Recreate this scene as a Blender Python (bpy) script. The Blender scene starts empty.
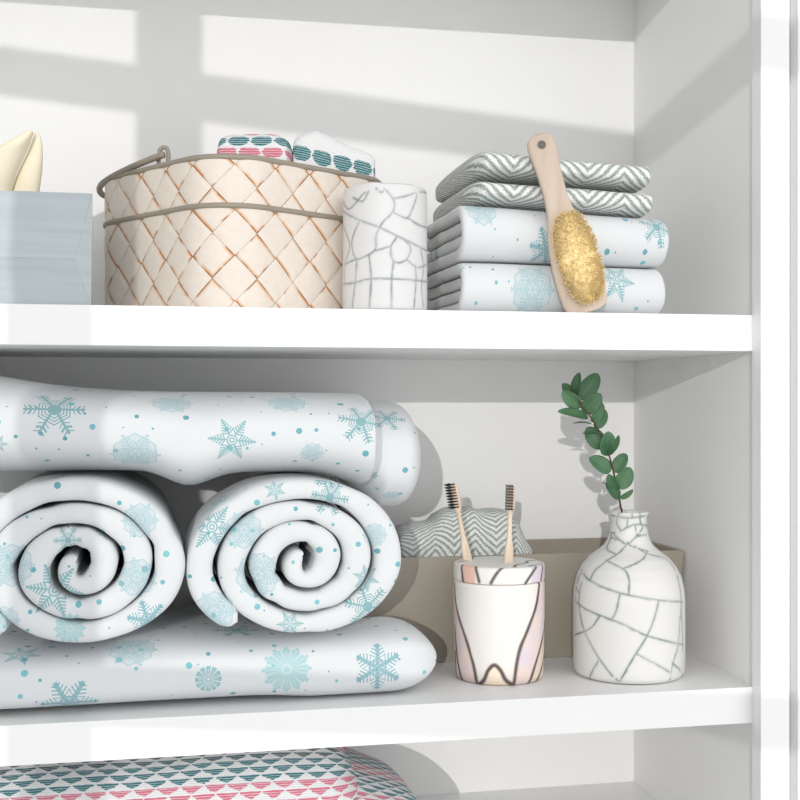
import bpy, bmesh, math, random
import numpy as np
from mathutils import Vector, Matrix, noise

# ------------------------------------------------------------------ camera, world, sun
SC = bpy.context.scene
COL = SC.collection
F = 1200.0                       # focal length in pixels of the 800 px frame
TH = math.radians(11.5)          # yaw of the camera against the shelf unit
CT, ST = math.cos(TH), math.sin(TH)
EYE = 1.5                        # camera height (m); lengths below are cm, relative to the camera


def W(p):
    return Vector((p[0] / 100, p[1] / 100, EYE + p[2] / 100))


cam_d = bpy.data.cameras.new('camera')
cam_d.sensor_width = 36
cam_d.lens = 36 * F / 800
cam = bpy.data.objects.new('camera', cam_d)
cam.location = (0, 0, EYE)
cam.rotation_euler = (math.pi / 2, 0, -TH)
COL.objects.link(cam)
SC.camera = cam

world = bpy.data.worlds.new('world')
SC.world = world
world.use_nodes = True
bg = world.node_tree.nodes['Background']
bg.inputs[0].default_value = (0.995, 0.998, 1.0, 1)
# soft daylight, brightest from the windows across the room (-Y), dimmer from above and below
wt = world.node_tree
w_tc = wt.nodes.new('ShaderNodeTexCoord')
w_dot = wt.nodes.new('ShaderNodeVectorMath')
w_dot.operation = 'DOT_PRODUCT'
w_dot.inputs[1].default_value = (.28, -.935, .22)
wt.links.new(w_tc.outputs['Generated'], w_dot.inputs[0])
w_max = wt.nodes.new('ShaderNodeMath')
w_max.operation = 'MAXIMUM'
w_max.inputs[1].default_value = 0
wt.links.new(w_dot.outputs['Value'], w_max.inputs[0])
w_pow = wt.nodes.new('ShaderNodeMath')
w_pow.operation = 'POWER'
w_pow.inputs[1].default_value = 3
wt.links.new(w_max.outputs[0], w_pow.inputs[0])
w_mad = wt.nodes.new('ShaderNodeMath')
w_mad.operation = 'MULTIPLY_ADD'
w_mad.inputs[1].default_value = 1.3
w_mad.inputs[2].default_value = 0.52
wt.links.new(w_pow.outputs[0], w_mad.inputs[0])
wt.links.new(w_mad.outputs[0], bg.inputs[1])

SUN = Vector((0.34, 1.0, -0.165)).normalized()
sun_d = bpy.data.lights.new('sun', 'SUN')
sun_d.energy = 1.0
sun_d.angle = math.radians(0.35)
sun_d.color = (1.0, 0.97, 0.93)
sun = bpy.data.objects.new('sun', sun_d)
sun.rotation_euler = SUN.to_track_quat('-Z', 'Y').to_euler()
sun.location = W((-60, -120, 60))
COL.objects.link(sun)

SC.view_settings.view_transform = 'Standard'
SC.view_settings.look = 'None'
SC.view_settings.exposure = 0.07
SC.view_settings.gamma = 1
SC.view_settings.use_curve_mapping = False


# ------------------------------------------------------------------ coordinates
def lat_d(lat, d):
    """camera lateral / depth -> X, Y of the shelf frame"""
    return lat * CT + d * ST, d * CT - lat * ST


def at(u, v, Y):
    """point on the plane at depth Y that the picture shows at (u, v)"""
    l = (u - 400) / F
    d = Y / (CT - l * ST)
    X, _ = lat_d(l * d, d)
    return np.array([X, Y, (400 - v) / F * d])


# ------------------------------------------------------------------ mesh helpers
def srgb(r, g, b):
    def f(c):
        c /= 255
        return c / 12.92 if c <= .04045 else ((c + .055) / 1.055) ** 2.4
    return (f(r), f(g), f(b), 1)


def mk(name, verts, faces, mat, base, parent=None, uv=None, smooth=True, col=None, bevel=0, subd=0):
    """ONE mesh object; verts in cm, base = point (cm) its coordinates are relative to"""
    bx, by, bz = base
    vs = [((x - bx) / 100, (y - by) / 100, (z - bz) / 100) for x, y, z in verts]
    me = bpy.data.meshes.new(name)
    me.from_pydata(vs, [], faces)
    if uv is not None:
        L = me.uv_layers.new(name='UVMap')
        k = 0
        for f in uv:
            for c in f:
                L.data[k].uv = c
                k += 1
    if col is not None:
        A = me.color_attributes.new('Tint', 'FLOAT_COLOR', 'POINT')
        A.data.foreach_set('color', np.asarray(col, dtype=np.float32).ravel())
    me.validate()
    bm = bmesh.new()
    bm.from_mesh(me)
    bmesh.ops.recalc_face_normals(bm, faces=bm.faces)
    bm.to_mesh(me)
    bm.free()
    if smooth:
        for p in me.polygons:
            p.use_smooth = True
    me.materials.append(mat)
    o = bpy.data.objects.new(name, me)
    COL.objects.link(o)
    if parent is not None:
        o.parent = parent
    else:
        o.location = W(base)
    if bevel:
        m = o.modifiers.new('bevel', 'BEVEL')
        m.width = bevel / 100
        m.segments = 3
        m.limit_method = 'ANGLE'
        m.angle_limit = math.radians(40)
    if subd:
        m = o.modifiers.new('subd', 'SUBSURF')
        m.levels = m.render_levels = subd
    return o


def tag(o, label, cat, group=None):
    o['label'] = label
    o['category'] = cat
    if group:
        o['group'] = group
    return o


def thing(name, base, label, cat, group=None):
    o = bpy.data.objects.new(name, None)
    o.empty_display_size = .03
    o.location = W(base)
    COL.objects.link(o)
    return tag(o, label, cat, group)


def box_vf(x0, x1, y0, y1, z0, z1):
    v = [(x, y, z) for x in (x0, x1) for y in (y0, y1) for z in (z0, z1)]
    f = [(0, 1, 3, 2), (4, 6, 7, 5), (0, 4, 5, 1), (2, 3, 7, 6), (0, 2, 6, 4), (1, 5, 7, 3)]
    return v, f


def merge(parts):
    V, Fc = [], []
    for v, f in parts:
        k = len(V)
        V += list(v)
        Fc += [tuple(i + k for i in q) for q in f]
    return V, Fc


def structure(name, vf, mat, bevel=0):
    v, f = vf
    a = np.array(v)
    b = (a.min(0) + a.max(0)) / 2
    b[2] = a[:, 2].min()
    o = mk(name, v, f, mat, b, smooth=False, bevel=bevel)
    o['kind'] = 'structure'
    return o


def grid(P, uvf=None, closed=False, cap0=False, cap1=False):
    """P[i][j] rows of points; closed joins the last column to the first; returns verts, faces, uv"""
    ni, nj = len(P), len(P[0])
    V = [p for row in P for p in row]
    Fc, U = [], []
    for i in range(ni - 1):
        for j in range(nj if closed else nj - 1):
            k = (j + 1) % nj
            Fc.append((i * nj + j, i * nj + k, (i + 1) * nj + k, (i + 1) * nj + j))
            if uvf:
                U.append((uvf(i, j), uvf(i, j + 1), uvf(i + 1, j + 1), uvf(i + 1, j)))
    for cap, i in ((cap0, 0), (cap1, ni - 1)):
        if cap:
            c = tuple(np.mean([P[i][j] for j in range(nj)], axis=0))
            V.append(c)
            ci = len(V) - 1
            for j in range(nj):
                k = (j + 1) % nj
                Fc.append((i * nj + j, i * nj + k, ci))
                if uvf:
                    U.append((uvf(i, j), uvf(i, j + 1), uvf(i, j)))
    return V, Fc, (U if uvf else None)


def tube(pts, r, n=12, closed=False):
    """round tube through pts; r number or list"""
    pts = [Vector(p) for p in pts]
    m = len(pts)
    rs = r if isinstance(r, (list, tuple, np.ndarray)) else [r] * m
    rows = []
    t0 = None
    for i in range(m):
        if closed:
            t = pts[(i + 1) % m] - pts[i - 1]
        else:
            t = pts[min(i + 1, m - 1)] - pts[max(i - 1, 0)]
        t.normalize()
        if t0 is None:
            a = t.orthogonal().normalized()
        else:
            a = (a - t * a.dot(t)).normalized()
        t0 = t
        b = t.cross(a)
        rows.append([tuple(pts[i] + (a * math.cos(q) + b * math.sin(q)) * rs[i])
                     for q in [2 * math.pi * k / n for k in range(n)]])
    if closed:
        rows.append(rows[0])
        return grid(rows, closed=True)[:2]
    return grid(rows, closed=True, cap0=True, cap1=True)[:2]


def spline(pts, n=8):
    """Catmull-Rom through pts"""
    P = [np.array(p, float) for p in pts]
    P = [2 * P[0] - P[1]] + P + [2 * P[-1] - P[-2]]
    out = []
    for i in range(1, len(P) - 2):
        for k in range(n):
            t = k / n
            a, b, c, d = P[i - 1], P[i], P[i + 1], P[i + 2]
            out.append(.5 * ((2 * b) + (-a + c) * t + (2 * a - 5 * b + 4 * c - d) * t * t + (-a + 3 * b - 3 * c + d) * t ** 3))
    out.append(P[-2])
    return out


def nz(*p):
    return noise.noise(Vector((p + (0, 0, 0))[:3]))


def lathe(profile, cx, cy, n, uvr=None, front=0.0, wob=None):
    """profile [(r, z)] about (cx, cy); angle 0 faces the camera side"""
    rows, ang = [], []
    for r, z in profile:
        row = []
        for k in range(n):
            a = 2 * math.pi * k / n - math.pi
            rr = r * (1 + (wob(a, z) if wob else 0))
            # direction facing the camera plus angle to the right
            l, dd = rr * math.sin(a), -rr * math.cos(a)
            x = l * math.cos(front) + dd * math.sin(front)
            y = dd * math.cos(front) - l * math.sin(front)
            row.append((cx + x, cy + y, z))
        rows.append(row)
    uvf = None
    if uvr:
        uvf = lambda i, j: ((2 * math.pi * j / n - math.pi) * uvr, profile[min(i, len(profile) - 1)][1])
    return grid(rows, uvf, closed=True)


# ------------------------------------------------------------------ node helpers
class NT:
    def __init__(self, tree):
        self.t = tree
        self.n = tree.nodes
        self.l = tree.links

    def node(self, typ, **kw):
        o = self.n.new(typ)
        for k, v in kw.items():
            setattr(o, k, v)
        return o

    def put(self, sock, val):
        if isinstance(val, bpy.types.NodeSocket):
            self.l.new(val, sock)
        else:
            sock.default_value = val

    def m(self, op, a, b=None, c=None, clamp=False):
        o = self.node('ShaderNodeMath', operation=op, use_clamp=clamp)
        for i, x in enumerate((a, b, c)):
            if x is not None:
                self.put(o.inputs[i], x)
        return o.outputs[0]

    def vm(self, op, a, b=None, c=None, out=0):
        o = self.node('ShaderNodeVectorMath', operation=op)
        for i, x in enumerate((a, b, c)):
            if x is not None:
                self.put(o.inputs[i], x)
        return o.outputs[out]

    def mix(self, fac, a, b):
        o = self.node('ShaderNodeMix', data_type='RGBA')
        self.put(o.inputs[0], fac)
        self.put(o.inputs[6], a)
        self.put(o.inputs[7], b)
        return o.outputs[2]

    def noise(self, vec, scale, detail=2.0, rough=.5, out=0):
        o = self.node('ShaderNodeTexNoise')
        if vec is not None:
            self.put(o.inputs['Vector'], vec)
        o.inputs['Scale'].default_value = scale
        o.inputs['Detail'].default_value = detail
        o.inputs['Roughness'].default_value = rough
        return o.outputs[out]

    def sep(self, v):
        o = self.node('ShaderNodeSeparateXYZ')
        self.put(o.inputs[0], v)
        return o.outputs[0], o.outputs[1], o.outputs[2]

    def comb(self, x, y, z=0.0):
        o = self.node('ShaderNodeCombineXYZ')
        for i, q in enumerate((x, y, z)):
            self.put(o.inputs[i], q)
        return o.outputs[0]

    def smooth(self, x, lo, hi):
        o = self.node('ShaderNodeMapRange', interpolation_type='SMOOTHSTEP')
        self.put(o.inputs[0], x)
        o.inputs[1].default_value = lo
        o.inputs[2].default_value = hi
        return o.outputs[0]

    def uv(self):
        return self.node('ShaderNodeTexCoord').outputs['UV']

    def obj(self):
        return self.node('ShaderNodeTexCoord').outputs['Object']

    def lt(self, a, b):
        return self.m('LESS_THAN', a, b)

    def gt(self, a, b):
        return self.m('GREATER_THAN', a, b)

    def mul(self, *a):
        r = a[0]
        for x in a[1:]:
            r = self.m('MULTIPLY', r, x)
        return r

    def mx(self, *a):
        r = a[0]
        for x in a[1:]:
            r = self.m('MAXIMUM', r, x)
        return r


def new_mat(name, rough=.5, color=None, spec=.3):
    M = bpy.data.materials.new(name)
    M.use_nodes = True
    t = NT(M.node_tree)
    b = M.node_tree.nodes['Principled BSDF']
    b.inputs['Roughness'].default_value = rough
    b.inputs['Specular IOR Level'].default_value = spec
    if color:
        b.inputs['Base Color'].default_value = color
    return M, t, b


def bump(t, b, h, dist=.0005, strength=.5):
    o = t.node('ShaderNodeBump')
    o.inputs['Strength'].default_value = strength
    o.inputs['Distance'].default_value = dist
    t.put(o.inputs['Height'], h)
    t.l.new(o.outputs[0], b.inputs['Normal'])


def simple(name, rgb, rough=.5, spec=.3, var=.04, scale=60, bd=.0002, bs=.3):
    M, t, b = new_mat(name, rough, None, spec)
    c = srgb(*rgb)
    n = t.noise(t.obj(), scale, 4)
    lo = tuple(x * (1 - var) for x in c[:3]) + (1,)
    hi = tuple(min(1, x * (1 + var)) for x in c[:3]) + (1,)
    t.put(b.inputs['Base Color'], t.mix(n, lo, hi))
    if bs:
        bump(t, b, n, bd, bs)
    return M


# ---- snowflake node groups: unit-radius drawing of one flake, output a mask
def flake_group(kind):
    g = bpy.data.node_groups.new('flake_' + kind, 'ShaderNodeTree')
    g.interface.new_socket('P', in_out='INPUT', socket_type='NodeSocketVector')
    g.interface.new_socket('Mask', in_out='OUTPUT', socket_type='NodeSocketFloat')
    t = NT(g)
    gi = t.node('NodeGroupInput')
    go = t.node('NodeGroupOutput')
    x, y, _ = t.sep(gi.outputs[0])
    r = t.m('SQRT', t.m('ADD', t.mul(x, x), t.mul(y, y)))
    ang = t.m('ARCTAN2', y, x)

    def fold(n):
        h = math.pi / n
        a = t.m('ABSOLUTE', t.m('WRAP', ang, h, -h))
        return t.mul(r, t.m('COSINE', a)), t.mul(r, t.m('SINE', a))

    def band(v, c, w):
        return t.lt(t.m('ABSOLUTE', t.m('SUBTRACT', v, c)), w)
    p, q = fold(6)
    k = t.m('SUBTRACT', p, t.mul(q, .577))
    ins = t.lt(r, 1.0)
    if kind == 'web':
        arm = t.mul(t.lt(q, .04), ins)
        stripe = t.lt(t.m('WRAP', k, .17, 0.0), .085)
        barb = t.mul(stripe, t.lt(q, .2), t.gt(k, .55), t.lt(k, .9))
        tip = t.mul(t.lt(t.m('ADD', t.m('ABSOLUTE', t.m('SUBTRACT', p, .92)), t.mul(q, 1.4)), .1))
        out = t.mx(arm, barb, tip, band(p, .50, .022), band(p, .40, .022), band(p, .30, .022), t.lt(p, .22))
    elif kind == 'star':
        arm = t.mul(t.lt(q, .035), ins, t.gt(r, .24))
        stripe = t.lt(t.m('WRAP', k, .125, 0.0), .07)
        lim = t.m('MULTIPLY_ADD', k, -.34, .36)
        barb = t.mul(stripe, t.lt(q, lim), t.gt(k, .24), t.lt(k, .98))
        out = t.mx(arm, barb, band(r, .09, .03), band(r, .2, .03))
    elif kind == 'lace':
        stripe = t.lt(t.m('WRAP', k, .15, 0.0), .085)
        lim = t.m('MULTIPLY_ADD', k, -.42, .46)
        barb = t.mul(stripe, t.lt(q, lim), t.gt(k, .12), t.lt(k, 1.0))
        fill = t.mul(t.lt(t.m('ADD', p, t.mul(q, .12)), .88), .4)
        arm = t.mul(t.lt(q, .03), ins)
        out = t.mx(barb, fill, arm, t.mul(band(p, .8, .03), .9), band(p, .3, .03))
    elif kind == 'daisy':
        p2, q2 = fold(12)
        pet = t.mul(t.lt(q2, t.m('MULTIPLY_ADD', p2, .17, .02)), t.lt(p2, .86), t.gt(p2, .22))
        dot = t.lt(t.m('ADD', t.m('POWER', t.m('SUBTRACT', p2, .93), 2.0), t.mul(q2, q2)), .007)
        gap = t.m('SUBTRACT', 1.0, t.mul(t.lt(q2, .018), .5))
        fill = t.mul(t.lt(r, .84), .45)
        out = t.mx(t.mul(pet, gap), dot, fill, t.lt(r, .12))
    elif kind == 'blossom':
        p2, q2 = fold(12)
        pet = t.mul(t.lt(q2, t.m('MULTIPLY_ADD', p2, .2, .0)), t.lt(r, 1.0), t.gt(r, .2))
        cut = t.gt(q2, .02)
        out = t.mx(t.mul(pet, t.mx(cut, t.gt(p2, .8))), band(r, .16, .04))
    else:                        # crystal
        dbl = t.mul(band(q, .06, .02), t.lt(p, .84))
        stripe = t.lt(t.m('WRAP', k, .16, 0.0), .06)
        lim = t.m('MULTIPLY_ADD', k, -.4, .5)
        barb = t.mul(stripe, t.lt(q, lim), t.gt(k, .34), t.lt(k, .98))
        dia = band(t.m('ADD', p, t.mul(q, .8)), .42, .03)
        dia2 = t.mul(band(t.m('SUBTRACT', k, t.mul(q, .3)), .16, .025), t.lt(p, .5))
        core = t.mul(t.lt(q, .03), ins)
        tip = t.lt(t.m('ADD', t.m('ABSOLUTE', t.m('SUBTRACT', p, .93)), t.mul(q, .8)), .09)
        out = t.mx(dbl, barb, dia, dia2, core, tip)
    t.l.new(out, go.inputs[0])
    return g


FLAKE = {k: flake_group(k) for k in ('web', 'star', 'lace', 'daisy', 'blossom', 'crystal')}
FCOL = {'web': (srgb(98, 160, 166), .78), 'star': (srgb(112, 170, 176), .78), 'lace': (srgb(158, 192, 199), .72),
        'daisy': (srgb(160, 200, 204), .85), 'blossom': (srgb(126, 180, 184), .85), 'crystal': (srgb(100, 162, 174), .8)}
TOWEL_WHITE = srgb(215, 218, 220)


def snow_mat(name, flakes, period=(26.0, 40.0), seed=0.0, dotscale=.46):
    """white cotton with printed snowflakes; flakes = (kind, u, v, radius, turn) in cm of the cloth"""
    M, t, b = new_mat(name, .9, None, .1)
    uv = t.uv()
    colr = TOWEL_WHITE
    # dots
    vo = t.node('ShaderNodeTexVoronoi', voronoi_dimensions='2D', feature='F1')
    t.put(vo.inputs['Vector'], t.vm('ADD', uv, (seed * 7.3, seed * 3.1, 0)))
    vo.inputs['Scale'].default_value = dotscale
    vo.inputs['Randomness'].default_value = .85
    rr, gg, bb = t.sep(vo.outputs['Color'])
    rad = t.m('MULTIPLY_ADD', t.mul(rr, rr), .26, .09)
    dot = t.lt(vo.outputs['Distance'], t.mul(rad, dotscale))
    dot = t.mul(dot, t.gt(bb, .42))
    dcol = t.mix(gg, srgb(70, 150, 160), srgb(120, 190, 200))
    colr = t.mix(t.mul(dot, .9), colr, dcol)
    px, py = period
    for kd, u, v, R, rot in flakes:
        dl = t.vm('WRAP', t.vm('SUBTRACT', uv, (u, v, 0)), (px / 2, py / 2, 1), (-px / 2, -py / 2, -1))
        ro = t.node('ShaderNodeVectorRotate', rotation_type='Z_AXIS')
        t.put(ro.inputs['Vector'], dl)
        ro.inputs['Angle'].default_value = math.radians(rot)
        gn = t.node('ShaderNodeGroup')
        gn.node_tree = FLAKE[kd]
        t.put(gn.inputs[0], t.vm('SCALE', ro.outputs[0]))
        t.n[-1]
        sc = gn.inputs[0].links[0].from_node
        sc.inputs['Scale'].default_value = 1 / R
        c, al = FCOL[kd]
        colr = t.mix(t.mul(gn.outputs[0], al), colr, c)
    fine = t.noise(t.obj(), 900, 2)
    big = t.noise(t.obj(), 40, 3)
    t.put(b.inputs['Base Color'], colr)
    b.inputs['Sheen Weight'].default_value = .15
    bump(t, b, t.m('MULTIPLY_ADD', big, 3.0, fine), .0006, .35)
    return M


def herring_mat(name, period=3.4, stripe=.62, turn=0):
    M, t, b = new_mat(name, .95, None, .1)
    uv = t.uv()
    if turn:
        ro = t.node('ShaderNodeVectorRotate', rotation_type='Z_AXIS')
        t.put(ro.inputs['Vector'], uv)
        ro.inputs['Angle'].default_value = math.radians(turn)
        uv = ro.outputs[0]
    dis = t.noise(uv, 1.1, 3, .6, out=1)
    uv2 = t.vm('ADD', uv, t.vm('MULTIPLY', t.vm('SUBTRACT', dis, (.5, .5, .5)), (.3, .3, 0)))
    x, y, _ = t.sep(uv2)
    zig = t.m('PINGPONG', x, period / 2)
    s = t.m('WRAP', t.m('MULTIPLY_ADD', zig, 1.05, y), stripe, 0.0)
    tri = t.m('ABSOLUTE', t.m('SUBTRACT', s, stripe / 2))
    n = t.noise(t.vm('MULTIPLY', uv, (5.0, 5.0, 1)), 1.6, 3, .65)
    val = t.m('ADD', tri, t.mul(t.m('SUBTRACT', n, .5), 1.5))
    f = t.smooth(val, stripe * .06, stripe * .3)
    colr = t.mix(f, srgb(160, 171, 164), srgb(242, 244, 242))
    t.put(b.inputs['Base Color'], colr)
    bump(t, b, t.m('ADD', t.mul(f, 1.2), n), .0012, .7)
    return M


def scallop_mat(name, rows, cell=2.7, rowh=1.7, tri=False):
    """woven rows of teal and pink scallops on white, d rows with shade painted in"""
    M, t, b = new_mat(name, .95, None, .1)
    uv = t.uv()
    dis = t.noise(t.vm('MULTIPLY', uv, (1.2, 4, 1)), 1.0, 2, .6, out=1)
    uv = t.vm('ADD', uv, t.vm('MULTIPLY', t.vm('SUBTRACT', dis, (.5, .5, .5)), (.8, .16, 0)))
    x, y, _ = t.sep(uv)
    ry = t.m('DIVIDE', y, rowh)
    row = t.m('FLOOR', ry)
    fy = t.m('SUBTRACT', ry, row)
    odd = t.m('WRAP', row, 2.0, 0.0)
    fx = t.m('WRAP', t.m('ADD', t.m('DIVIDE', x, cell), t.mul(odd, .5)), 1.0, 0.0)
    ax = t.m('ABSOLUTE', t.m('SUBTRACT', fx, .5))
    # scallop: wide at the top, narrow at the bottom
    wid = t.m('MULTIPLY_ADD', t.m('SQRT', t.m('MAXIMUM', t.mul(t.m('SUBTRACT', fy, .1), t.m('SUBTRACT', 1.02, fy)), 0.0)), 1.0, .0)
    if tri:
        wid = t.m('MULTIPLY_ADD', t.m('POWER', t.m('MAXIMUM', t.m('SUBTRACT', fy, .1), 0.0), .7), .6, -.02)
    mask = t.mul(t.lt(ax, t.m('MINIMUM', wid, .46)), t.lt(fy, .93))
    th = t.m('WRAP', t.mul(y, 1.0), .26, 0.0)
    thread = t.lt(th, .055)
    which = t.m('WRAP', row, float(len(rows)), 0.0)
    colr = (0.02, .2, .22, 1)
    pal = {'t': srgb(60, 118, 124), 'p': srgb(206, 116, 136), 'd': srgb(76, 104, 108), 'w': srgb(225, 225, 225)}  # d: teal darkened to carry the shade under a shelf
    cc = pal[rows[0]]
    for i, k in enumerate(rows[1:], 1):
        cc = t.mix(t.gt(which, i - .5), cc, pal[k])
    cc = t.mix(t.mul(thread, .75), cc, srgb(225, 228, 228))
    ground = t.mix(t.mul(t.gt(th, .2), .35), srgb(228, 229, 230), srgb(170, 172, 175))
    t.put(b.inputs['Base Color'], t.mix(mask, ground, cc))
    bump(t, b, t.m('ADD', th, t.noise(uv, 6, 2)), .0012, .6)
    return M


def tint_mat(name, rough=.3, spec=.5, bumpy=0):
    """colour drawn into the mesh of the piece (crackle and vein lines)"""
    M, t, b = new_mat(name, rough, None, spec)
    a = t.node('ShaderNodeVertexColor', layer_name='Tint')
    n = t.noise(t.obj(), 45, 3)
    t.put(b.inputs['Base Color'], t.mix(.12, a.outputs[0], t.mix(n, a.outputs[0], (.9, .9, .9, 1))))
    if bumpy:
        bump(t, b, t.noise(t.obj(), 30, 2), .002, bumpy)
    return M


# ------------------------------------------------------------------ materials
PAINT = simple('white_paint', (243, 243, 242), .55, .25, .012, 25, .0002, .05)
PAINT_T = simple('white_satin_paint', (243, 243, 243), .4, .35, .01, 30, .0002, .05)
METAL_TAUPE = simple('taupe_coated_metal', (148, 140, 126), .45, .4, .05, 80, .0002, .2)
WOOD_BRUSH = None


def wood(name, lo, hi, scale=(30, 30, 3), rough=.5):
    M, t, b = new_mat(name, rough, None, .25)
    v = t.vm('MULTIPLY', t.obj(), scale)
    n = t.noise(v, 6, 5, .6)
    t.put(b.inputs['Base Color'], t.mix(t.smooth(n, .3, .7), srgb(*lo), srgb(*hi)))
    bump(t, b, n, .0004, .25)
    return M


WOOD_BRUSH = wood('pale_beech_wood', (190, 172, 156), (204, 188, 173), (12, 12, 1.5))
WOOD_TB = wood('bamboo', (206, 186, 166), (222, 206, 188), (20, 20, 2))
GREYWOOD = wood('grey_blue_painted_wood', (178, 187, 192), (187, 195, 199), (1.2, 6, 26), .6)
TAUPE_BOX = simple('taupe_leatherette', (158, 151, 139), .6, .3, .03, 120, .0003, .3)
CREAM = simple('cream_cotton', (240, 230, 206), .9, .1, .03, 300, .0004, .4)
BLACK = simple('black_bristle', (34, 34, 38), .6, .3, .1, 200, .0001, 0)
DARKHOLE = simple('eyelet_and_hole_shade', (110, 104, 98), .4, .5, .05, 90, .0001, 0)
BRISTLE = simple('yellow_sisal_bristle', (250, 229, 180), .8, .15, .08, 900, .0001, 0)
STEM = simple('brown_green_stem', (84, 66, 54), .7, .2, .1, 150, .0002, .2)


def leaf_mat():
    M, t, b = new_mat('eucalyptus_leaf', .5, None, .35)
    n = t.noise(t.obj(), 70, 3)
    rnd = t.node('ShaderNodeObjectInfo').outputs['Random']
    x, y, _ = t.sep(t.uv())
    vein = t.lt(t.m('ABSOLUTE', y), .03)
    c = t.mix(n, srgb(50, 88, 62), srgb(92, 134, 94))
    c = t.mix(t.mul(rnd, .55), c, srgb(40, 66, 46))
    t.put(b.inputs['Base Color'], t.mix(t.mul(vein, .3), c, srgb(120, 160, 120)))
    b.inputs['Transmission Weight'].default_value = 0
    return M


LEAF = leaf_mat()


def basket_mat():
    M, t, b = new_mat('woven_pale_wood_strips', .55, None, .25)
    CELL = 4.4
    s, z, _ = t.sep(t.uv())
    s = t.m('SUBTRACT', s, 1.1)
    zz = t.m('SUBTRACT', z, 11.75)
    pa = t.m('ADD', t.m('DIVIDE', t.m('ADD', s, zz), CELL), .5)
    pb = t.m('ADD', t.m('DIVIDE', t.m('SUBTRACT', s, zz), CELL), .5)
    ia, ib = t.m('FLOOR', pa), t.m('FLOOR', pb)
    fa, fb = t.m('SUBTRACT', pa, ia), t.m('SUBTRACT', pb, ib)
    par = t.m('WRAP', t.m('ADD', ia, ib), 2.0, 0.0)          # 0/1 checker
    par = t.lt(t.m('ABSOLUTE', t.m('SUBTRACT', par, 1.0)), .5)
    # distance to the upper-right edges / lower-left edges of each crossing (cm)
    ea = t.m('MINIMUM', fa, t.m('SUBTRACT', 1.0, fa))
    eb = t.m('MINIMUM', fb, t.m('SUBTRACT', 1.0, fb))
    wob = t.mul(t.m('SUBTRACT', t.noise(t.uv(), 1.2, 3), .5), .03)
    ea = t.m('ADD', ea, wob)
    eb = t.m('ADD', eb, wob)
    n1 = t.noise(t.uv(), .55, 2)
    thick = t.mul(par, t.smooth(n1, .3, .6))
    n2 = t.noise(t.vm('ADD', t.uv(), (31, 7, 0)), .5, 2)
    thick_b = t.mul(par, t.smooth(n2, .47, .6))
    core_w = t.mx(t.mul(t.m('SUBTRACT', 1.0, t.smooth(ea, .0, .05)), thick), t.mul(t.m('SUBTRACT', 1.0, t.smooth(eb, .0, .045)), thick_b))
    nar = t.mx(t.m('SUBTRACT', 1.0, t.smooth(ea, .003, .013)), t.m('SUBTRACT', 1.0, t.smooth(eb, .003, .013)))
    halo_a = t.mul(t.m('SUBTRACT', 1.0, t.smooth(ea, .0, .15)), t.m('MULTIPLY_ADD', thick, .95, .05))
    halo_b = t.mul(t.m('SUBTRACT', 1.0, t.smooth(eb, .0, .12)), t.m('MULTIPLY_ADD', thick_b, .8, .0))
    grain = t.noise(t.vm('MULTIPLY', t.uv(), (1.0, 1.0, 1)), 1.5, 4)
    base = t.mix(grain, srgb(216, 205, 193), srgb(229, 220, 210))
    c = t.mix(t.mx(halo_a, halo_b), base, srgb(212, 138, 44))
    c = t.mix(t.mul(nar, .7), c, srgb(136, 116, 100))
    c = t.mix(t.mul(core_w, .85), c, srgb(66, 34, 16))
    t.put(b.inputs['Base Color'], c)
    bump(t, b, grain, .0005, .2)
    return M


BASKET = basket_mat()

# ------------------------------------------------------------------ the setting: built-in shelf unit
YF = 115.2                       # front of the shelves
XR = 61.45                       # inner face of the right side panel
YB = 148.2                       # back panel
XL = -33.0
ZU, ZL, ZT = 8.854, -29.9, 52.4  # tops of the two shelves, underside of the top one
ZB = -50.0                       # top of the bottom shelf
TK = 3.76

structure('wall_back', box_vf(XL - 2, XR + 2, YB, YB + 2, -70, 75), PAINT)
structure('wall_right', box_vf(XR, XR + 2.5, YF, YB, -70, 75), PAINT)
structure('wall_left', box_vf(XL - 2.5, XL, YF, YB, -70, 75), PAINT)
# face frame: post standing proud of the shelves, then the next moulding
structure('trim_1', box_vf(60.85, 64.05, YF - 1.9, YF, -70, 75), PAINT_T, .08)
structure('trim_2', box_vf(64.15, 64.9, YF - .5, YF, -70, 75), PAINT_T, .05)
structure('trim_3', box_vf(64.95, 76, YF - 2.0, YF, -70, 75), PAINT_T, .08)


def shelf(z1, tk, label):
    v, f = box_vf(XL, XR, YF, YB, z1 - tk, z1)
    o = mk('shelf', v, f, PAINT_T, ((XL + XR) / 2, YF, z1 - tk), smooth=False, bevel=.07)
    tag(o, label, 'shelf', 'white shelf boards of the built-in unit')


shelf(ZT + TK, TK, 'white shelf board at the very top edge, above the woven basket')
shelf(ZU, TK, 'thick white shelf board carrying the woven basket and the back brush')
shelf(ZL, TK, 'thick white shelf board carrying the rolled towels and the bottle vase')
shelf(ZB, TK, 'white shelf board under the teal and pink folded throw')

# window behind the camera whose bars throw the shadow cross
wc = np.array([1.6, YB, 37.2]) - np.array([SUN.x / SUN.y, 1.0, SUN.z / SUN.y]) * 190
hb = -0.63
hn = math.hypot(1, hb)
hx = np.array([1 / hn, hb / hn, 0])
hy = np.array([-hx[1], hx[0], 0])


def wbox(a0, a1, z0, z1, dp=1.2):
    v, f = box_vf(a0, a1, -dp, dp, z0, z1)
    return [tuple(wc + hx * p[0] + hy * p[1] + np.array([0, 0, p[2]])) for p in v], f


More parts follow.
